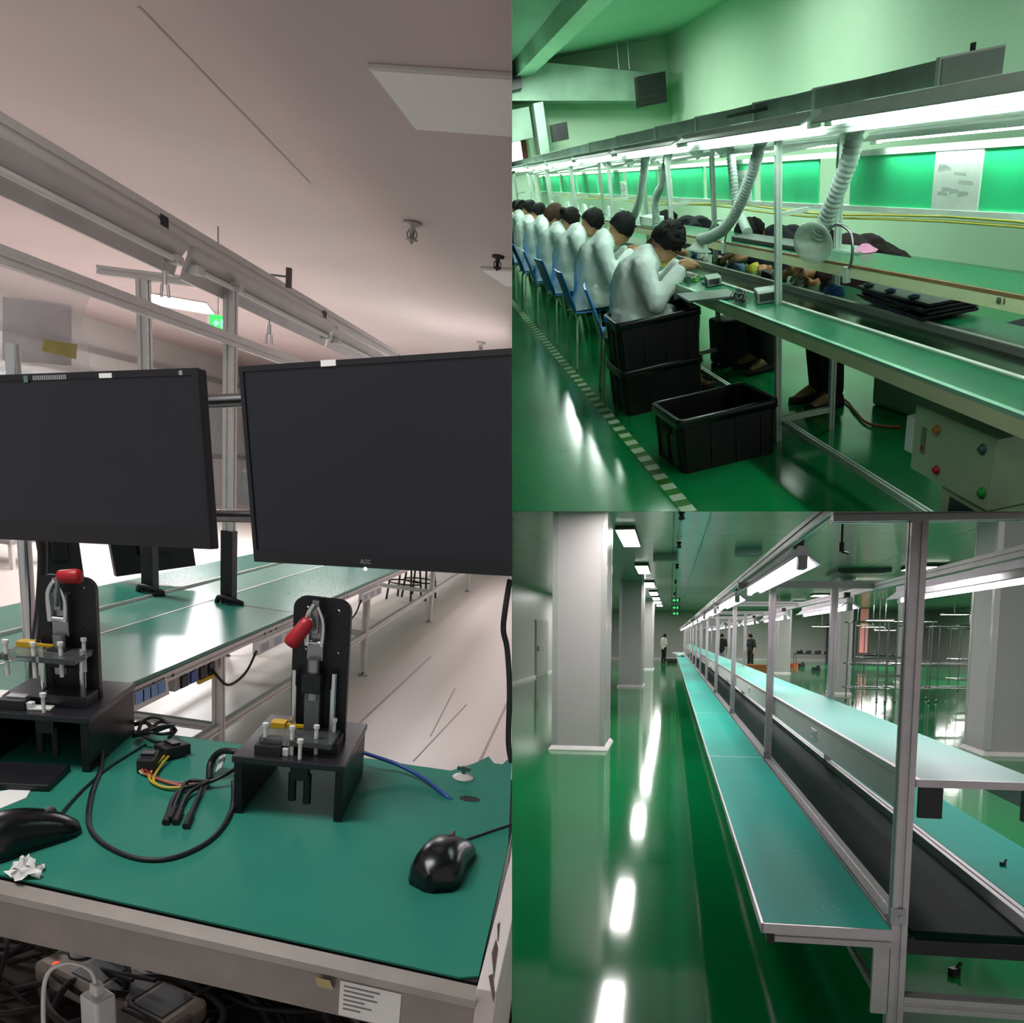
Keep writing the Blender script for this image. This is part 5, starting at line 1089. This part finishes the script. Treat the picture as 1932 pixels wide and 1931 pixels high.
vd = thing('vertical_duct', 'galvanised duct dropping from the far wall duct', 'duct', 2, (2.630,18.800,2.026)); p = V((2.535,18.800,2.484)); q = V((2.720,18.800,1.432)); mb = MB(); mb.box((p.x,18.7,q.z),(q.x,19.3,p.z)); part(vd, 'trunk', mb, Mgalvd)
p = V((2.787,18.500,2.103)); q = V((3.075,18.500,1.835)); mb = MB(); mb.box((p.x,18.4,q.z),(q.x,18.7,p.z)); part(vd, 'grille', mb, mat('black_grille', '#0b0f0d', .5))
p = V((1.796,19.200,2.470)); q = V((2.495,19.200,1.980)); mb = MB(); mb.box((p.x,19.1,q.z),(q.x,19.6,p.z)); part(vd, 'branch', mb, Mgalvd)
for px, lab in (((1168,0),'thin hanging rod left of its pair'), ((1188,0),'thin hanging rod right of its pair')):
    t = V((4.288,19.000,2.752)) if px[0] == 1168 else V((4.491,19.000,2.721)); mb = MB(); mb.cyl(t, (t.x,19,3.17), .016, 8); solo('hanging_rod', lab, 'rod', 2, mb, Msteel, 'rods holding the far duct')
p = V((1.880,19.950,2.038)); q = V((2.391,19.950,1.558)); fr = MB()
fr.box((q.x-.06,19.9,q.z-.06),(q.x+.05,19.99,p.z+.06)); fr.box((p.x,19.9,p.z),(q.x,19.99,p.z+.06)); fr.box((p.x,19.9,q.z-.06),(q.x,19.99,q.z))
w = struct('window_6', 2, fr, mat('red_window_frame', '#8a3a34', .5)); mb = MB(); mb.box((p.x,19.95,q.z),(q.x-.06,19.97,p.z)); struct('window_pane', 2, mb, mat('bright_sky_pane', '#eefaf4', .2, emit=2.2), w)
for p, e in (((2.500,21.618,-2.900),130), ((2.402,17.532,-2.900),130), ((2.454,15.325,-2.900),110), ((2.597,11.597,-2.900),90)): area('aisle_fill_light', 2, (p[0],p[1],2.9), .2, .9, e, (.88,1,.92))  # added lights without fixtures, placed for their floor reflections
for x, y, e in ((4.2,6.5,46), (4.2,12,55), (3.8,17,50), (1.0,15,60)): area('aisle_fill_light', 2, (x,y,3.1), .8, 2.2, e, (.85,1,.9))  # added fill for the wall and aisle, no fixtures

# --- ceiling of the third hall
def panel3(x, y, w, d, label, z=3.35, grp='ceiling panel lamps', em=True):
    t = thing('ceiling_lamp', label, 'ceiling lamp', 3, (x,y,z), grp)
    mb = MB(); mb.box((-w/2,-d/2,-.07),(w/2,d/2,0)); part(t, 'housing', mb, mat('dark_housing', '#2b2a2a', .4), True)
    mb = MB(); mb.box((-w/2+.01,-d/2+.02,-.075),(w/2-.01,d/2-.02,-.0702)); part(t, 'diffuser', mb, Mpan3, True, label='glowing diffuser')
    area('lamp_and_fill_light', 3, (x,y,z-.09), w*.9, d*.9, 50 if w < .5 else 45, (1,.97,.96))
    if z < 3.3: mb = MB(); mb.cyl((0,0,0),(0,0,3.35-z),.02,8); part(t, 'hanger', mb, Msteel, True)
for i, y in enumerate((14.1,20.7,26.8,32.2,36.6,40.6,44.5)):
    panel3(-.75 + .02*i, y, .32, 2.4, '%s glowing ceiling panel of the row beside the left columns' % o3[i], grp='ceiling lamps beside the left columns')
panel3(-.67, 9.6, .32, 2.4, 'ceiling panel overhead, mirrored in the floor beside the near column', grp='ceiling lamps beside the left columns')
for i, y in enumerate((20.8,27,34,41)): panel3(6.1, y, .8, 1.1, '%s ceiling panel over the right aisle' % o3[i], grp='ceiling lamps over the right aisle')
far = [((8.362,34.000,2.355),'far ceiling lamp behind the near post'), ((11.268,40.000,2.567),'far ceiling lamp left of the near post'), ((11.852,36.000,2.652),'far ceiling lamp just right of the near post'), ((10.494,44.000,2.217),'far ceiling lamp over the pipe racks at the left'), ((11.110,44.000,2.054),'far ceiling lamp over the pipe racks at the right'), ((12.489,36.000,2.143),'far ceiling lamp left of the right column'), ((9.712,44.000,2.463),'far ceiling lamp right of the second post'), ((7.923,44.000,2.234),'far ceiling lamp left of the second post')]
for p, lab in far: panel3(p[0], p[1], 1.0, .5, lab, p[2], 'far hanging lamps')
for i, p in enumerate(((0.161,29.000,2.882), (0.206,36.000,2.865), (0.259,44.000,2.832))):
    q = V(p); s = 1 + .2*i; t = thing('exit_sign', '%s of three green exit signs hanging under the ceiling' % ('highest', 'middle', 'lowest')[i], 'exit sign', 3, q, 'green exit signs')
    mb = MB(); mb.box((-.16*s,0,-.09*s),(.16*s,.06,.09*s)); part(t, 'housing', mb, Mblack, True)
    mb = MB(); mb.box((-.14*s,-.005,-.07*s),(.14*s,0,.07*s)); fc = part(t, 'face', mb, mat('exit_face_dark', '#0b3a22', .4), True)
    mb = MB(); mb.add([(-.12*s,-.008,0),(-.05*s,-.008,-.05*s),(-.05*s,-.008,.05*s)], [(0,1,2)]); mb.box((-.05*s,-.009,-.02*s),(.0,-.007,.02*s)); mb.box((.04*s,-.009,-.05*s),(.09*s,-.007,.05*s)); part(fc, 'arrow', mb, mat('exit_arrow', '#2cff7a', .4, emit=.7), True)
    mb = MB(); mb.cyl((0,.03,.09*s),(0,.03,3.35-q.z),.015,8); part(t, 'hanger', mb, Mblack, True)
for x, lab in ((.12,'thin conduit along the ceiling with black sprinkler heads'), (.55,'second pale conduit along the ceiling, right of the first')):
    mb = MB(); mb.cyl((x,9,3.335),(x,40,3.335),.014,8)
    t = thing('ceiling_conduit', lab, 'conduit', 3, (x,20,3.33)); part(t, 'pipe', mb, mat('pale_pipe', '#c9ccc8', .3))
    if x < .3:
        for y in (11.4,15,19.5,25,32): mb = MB(); mb.lathe([(0,0),(.05,0),(.03,-.05),(.05,-.1),(0,-.12)], (x,y,3.32), 10); part(t, 'sprinkler_head', mb, Mblack)
hp = thing('drop_pipe', 'black pipe with tap hanging from the ceiling beside the near post', 'pipe', 3, (1.258,6.300,2.243)); a = V((1.253,6.300,2.477)); b = V((1.255,6.300,2.236))
mb = MB(); mb.cyl((a.x,6.3,3.35),(a.x,6.3,b.z+.04),.011,8); part(hp, 'pipe', mb, Mblack)
mb = MB(); mb.cyl((a.x,6.3,b.z+.07),(a.x,6.3,b.z),.022,10); mb.cyl((a.x,6.3,b.z),(a.x+.05,6.28,b.z-.015),.01,8); part(hp, 'tap', mb, Mblack)
mb = MB(); mb.box((4.2,21.4,3.25),(5.5,23.0,3.35)); mb.box((4.3,21.5,3.23),(5.4,22.9,3.25)); solo('ceiling_vent', 'square dark vent panel on the ceiling between the posts', 'vent', 3, mb, mat('dark_teal_vent', '#2c4a42', .3))
for i, (x, y) in enumerate(((-.15,17.5),(1.5,16.5))):
    mb = MB(); mb.box((x-.25,y-.2,3.2),(x+.25,y+.2,3.35)); solo('ceiling_box', ('pale box on the ceiling left of the conduits', 'grey box on the ceiling right of the lamp rail')[i], 'box', 3, mb, mat('grey_ceiling_box', '#8f9692', .4), bevel=.01)
# --- people
Mwhites = mat('white_tee', '#e6e2e0', .8); Mblk = mat('black_clothes', '#0d0d0f', .8)
person(3, (-.38,48.5,0), math.radians(35), 'person in white shirt and black trousers standing at the far end of the line', 'stand', STAND, Mwhites, Mblk, 'short', Mhair, seed=2)
person(3, (3.9,40,0), math.radians(215), 'person in black clothes walking beyond the shelf by the carton', 'stand', STAND, Mblk, Mblk, 'short', Mhair, seed=5)
q3 = V((2.617,42.000,0.690)); person(3, (q3.x,42,0), math.radians(80), 'person in black shirt half hidden behind the line posts', 'stand', STAND, Mblk, mat('grey_trousers', '#8d8a88', .8), 'short', Mhair, seed=7)
mb = MB(); mb.box((3.05,33.0,0),(4.1,33.7,.48)); t = solo('cardboard_carton', 'long brown carton on the floor behind the shelf', 'box', 3, mb, mat('brown_cardboard', '#a5673a', .8), bevel=.01)
# --- racks, tables and clutter in the far part of the hall
def rack(x, y, w, h, label):
    t = thing('pipe_rack', label, 'rack', 3, (x,y,0), 'bare pipe racks on the green floor')
    for sx in (0, w):
        for sy in (0, .8): mb = MB(); mb.cyl((sx,sy,.05),(sx,sy,h),.018,8); mb.ball((sx,sy,.04),.04,8,6); part(t, 'upright', mb, Msteel, True)
    for z in (.35,.95,h-.02):
        mb = MB()
        for sy in (0,.8): mb.cyl((-.1,sy,z),(w+.1,sy,z),.018,8)
        for sx in (0,w): mb.cyl((sx,0,z),(sx,.8,z),.018,8)
        part(t, 'rung', mb, Msteel, True)
    return t
rack(4.45,20.3,.75,2.0,'pipe rack nearest, right of the second post'); rack(5.5,20.6,.8,2.0,'pipe rack beside the near post, middle of the group'); rack(6.6,21,1.1,1.9,'pipe rack seen right of the near post'); rack(6.2,27,1.5,2.0,'pipe rack farther back behind the others'); rack(8.6,25.5,1.4,1.9,'pipe rack left of the right column, farther back')
def table(x, y, w, label, seed):
    t = thing('tool_table', label, 'table', 3, (x,y,0), 'dark tables with tools'); mb = MB(); mb.box((0,0,.76),(w,.8,.8)); part(t, 'top', mb, Mblack, True)
    for sx in (.03,w-.03):
        for sy in (.03,.77): mb = MB(); mb.cyl((sx,sy,0),(sx,sy,.76),.022,8); part(t, 'leg', mb, Msteel, True)
    random.seed(seed)
    for k in range(4):
        px = x + w*(k+.6)/4.4; mb = MB(); mb.cbox((px,y+.4,.8+.06), (.2,.25,.12), random.uniform(0,2)); mb.cbox((px+.05,y+.4,.95), (.06,.06,.06), 0); solo('power_tool', 'dark tool standing on %s' % label.split(' with')[0], 'tool', 3, mb, mat('tool_dark', '#1d1c1b', .5), 'tools on the far tables')
table(6.1,40.5,1.9,'dark table beyond the far column with small tools', 3); table(7.6,33,1.4,'dark table behind the pipe racks with tools', 8)
random.seed(17)
for k in range(8):
    x = random.uniform(5.2,8.5); y = random.uniform(36,46); mb = MB(); mb.cbox((x,y,.09), (.35,.3,.18), random.uniform(0,2)); mb.cbox((x+.1,y,.22), (.12,.1,.08), .4)
    solo('floor_box', ('small dark box lying on the floor near the far tables', 'single orange box lying on the floor near the far tables')[k == 3], 'box', 3, mb, mat(('tool_dark','rust_orange')[k == 3], ('#1d1c1b','#c4572a')[k == 3], .6), 'dark boxes on the far floor' if k != 3 else None)
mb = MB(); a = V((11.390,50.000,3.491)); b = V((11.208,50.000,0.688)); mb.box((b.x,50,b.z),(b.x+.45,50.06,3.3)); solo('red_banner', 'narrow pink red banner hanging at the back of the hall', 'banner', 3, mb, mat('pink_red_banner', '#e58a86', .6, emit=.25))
mb = MB(); mb.box((10.4,54.9,0),(11.6,55.9,2.5)); solo('dark_doorway_cabinet', 'dark green cabinet against the far wall', 'cabinet', 3, mb, mat('dark_green_cabinet', '#1f3d33', .4), bevel=.01)
for i, (x, y, w) in enumerate(((11.6,32,2.2),(14.3,36,1.8))):
    t = thing('glazed_booth', ('grey framed booth right of the near post', 'second grey framed booth, farther right')[i], 'booth', 3, (x,y,0), 'framed booths at the back right')
    for sx in (0,.5,1): mb = MB(); mb.box((w*sx-.05,-.05,0),(w*sx+.05,.05,2.3)); part(t, 'mullion', mb, Malu3, True)
    mb = MB(); mb.box((-.1,-.06,2.25),(w+.1,.06,2.4)); part(t, 'head', mb, Malu3, True)
    mb = MB(); mb.box((.05,-.02,.0),(w-.05,.0,2.25)); part(t, 'panel', mb, mat('booth_panel', '#8d8784', .3), True)
# clutter on the line
mb = MB(); q = V((0.560,33.432,0.752)); mb.cbox((.45,q.y,.765), (.14,1.0,.03), .15); mb.cbox((.5,q.y+.3,.79), (.05,.3,.04), .4); solo('black_tool', 'black tool lying near the far end of the front worktop', 'tool', 3, mb, Mblack, bevel=.005)
random.seed(2)
for k in range(6): mb = MB(); mb.cbox((.42+.05*(k % 3), 36+1.1*k, .765+.01*(k % 2)), (.12,.7,.03), .3*k); solo('paper_pack', 'white pack lying at the far end of the front worktop', 'pack', 3, mb, Mwhiteplastic, 'white packs at the far end')
mb = MB(); random.seed(4)
for k in range(20): x, y = random.uniform(.45,.64), random.uniform(2.45,3.3); mb.cbox((x,y,.7506), (random.uniform(.002,.008), random.uniform(.001,.002), .0008), random.uniform(0,3))
solo('plastic_crumbs', 'tiny white crumbs scattered on the near front worktop', 'crumbs', 3, mb, Mwhiteplastic, kind='stuff')
for p, s, lab in (((1.372,3.897,0.000),.05,'black loose bracket on the floor under the near frame'), ((1.251,3.131,0.751),.02,'dark screw standing on the near rear worktop')):
    q = V(p); mb = MB(); mb.cbox((q.x,q.y,q.z+s*.35), (s,s*.6,s*.7), .5); mb.cyl((q.x,q.y,q.z+s*.4),(q.x+s*.7,q.y+s*.3,q.z+s*1.1),s*.18,8); solo('loose_bracket' if s > .03 else 'loose_screw', lab, 'hardware', 3, mb, Mblack)
mb = MB(); q = V((1.546,66.684,0.000)); 
mb.cbox((.05,49,.12),(.6,.7,.24),.3); solo('tool_bag', 'dark bag on the floor beside the person in white', 'bag', 3, mb, Mblack, bevel=.03)
for x, y, e in ((-.8,7.2,26), (1.6,7.4,40), (2.6,7.2,60), (1.9,14,60), (-3.6,34,110), (3,26,90), (3,38,110), (9,16,130), (10,30,300), (11,44,420), (5,50,260), (-1.5,50,120)): area('lamp_and_fill_light', 3, (x,y,3.3), .4, 1.4, e, (1,.97,.96))  # added fill lights under the ceiling, without fixtures

# ---------------------------------------------------------------- everything ends at the partitions between the three halls
bpy.context.view_layer.update()
CI = cam.matrix_world.inverted()
def camp(p): q = CI @ p; return (q.x, -q.y, -q.z)
sx = (966 - 1040) / 1500.0; sy = (965.5 - 1350) / 1500.0
PL = {1: [(-1, 0, sx)], 2: [(1, 0, -sx), (0, -1, sy)], 3: [(1, 0, -sx), (0, 1, -sy)]}   # keep n.p >= 0
gone = []
up2 = (CI.to_3x3() @ ROOM[2].to_3x3() @ V(0,0,1)); u = (up2.x, -up2.y, -up2.z); c2 = camp(ROOM[2] @ V(0,0,-.12))
FLOOR2 = (-u[0], -u[1], -u[2], u[0]*c2[0] + u[1]*c2[1] + u[2]*c2[2])
for o in list(bpy.data.objects):
    if o.type != 'MESH' or o.name not in INFO or o.get('divider'): continue
    r = INFO[o.name][0]; me = o.data; mw = o.matrix_world
    pts = [camp(mw @ V(b)) for b in o.bound_box]
    planes = list(PL[r])
    if r == 3 and min(p[2] for p in pts) > 5.5: planes = [planes[0], FLOOR2]      # passes under the floor slab of hall two
    for n in planes:
        off = n[3] if len(n) > 3 else 0.0
        dd = [n[0]*p[0] + n[1]*p[1] + n[2]*p[2] + off for p in pts]
        if min(dd) >= 0: continue
        if max(dd) < 0: gone.append(o.name); break
        if o.data.users > 1: o.data = o.data.copy()
        me = o.data
        nc = V(n[0], -n[1], -n[2]); nw = (cam.matrix_world.to_3x3() @ nc).normalized()
        co = mw.inverted() @ (cam.matrix_world.translation - nw * off); no = (mw.to_3x3().transposed() @ nw).normalized()
        bm = bmesh.new(); bm.from_mesh(me)
        res = bmesh.ops.bisect_plane(bm, geom=bm.verts[:] + bm.edges[:] + bm.faces[:], plane_co=co, plane_no=no, clear_inner=True)
        ed = [e for e in res['geom_cut'] if isinstance(e, bmesh.types.BMEdge)]
        try: bmesh.ops.holes_fill(bm, edges=ed, sides=0)
        except Exception: pass
        if not bm.faces: bm.free(); gone.append(o.name); break
        bm.to_mesh(me); bm.free()
def drop(o):
    for k in KIDS(o): drop(k)
    bpy.data.objects.remove(o)
for nm in gone:
    o = bpy.data.objects.get(nm)
    if o and not KIDS(o): bpy.data.objects.remove(o)
for o in list(bpy.data.objects):
    if o.type == 'EMPTY' and not KIDS(o): bpy.data.objects.remove(o)
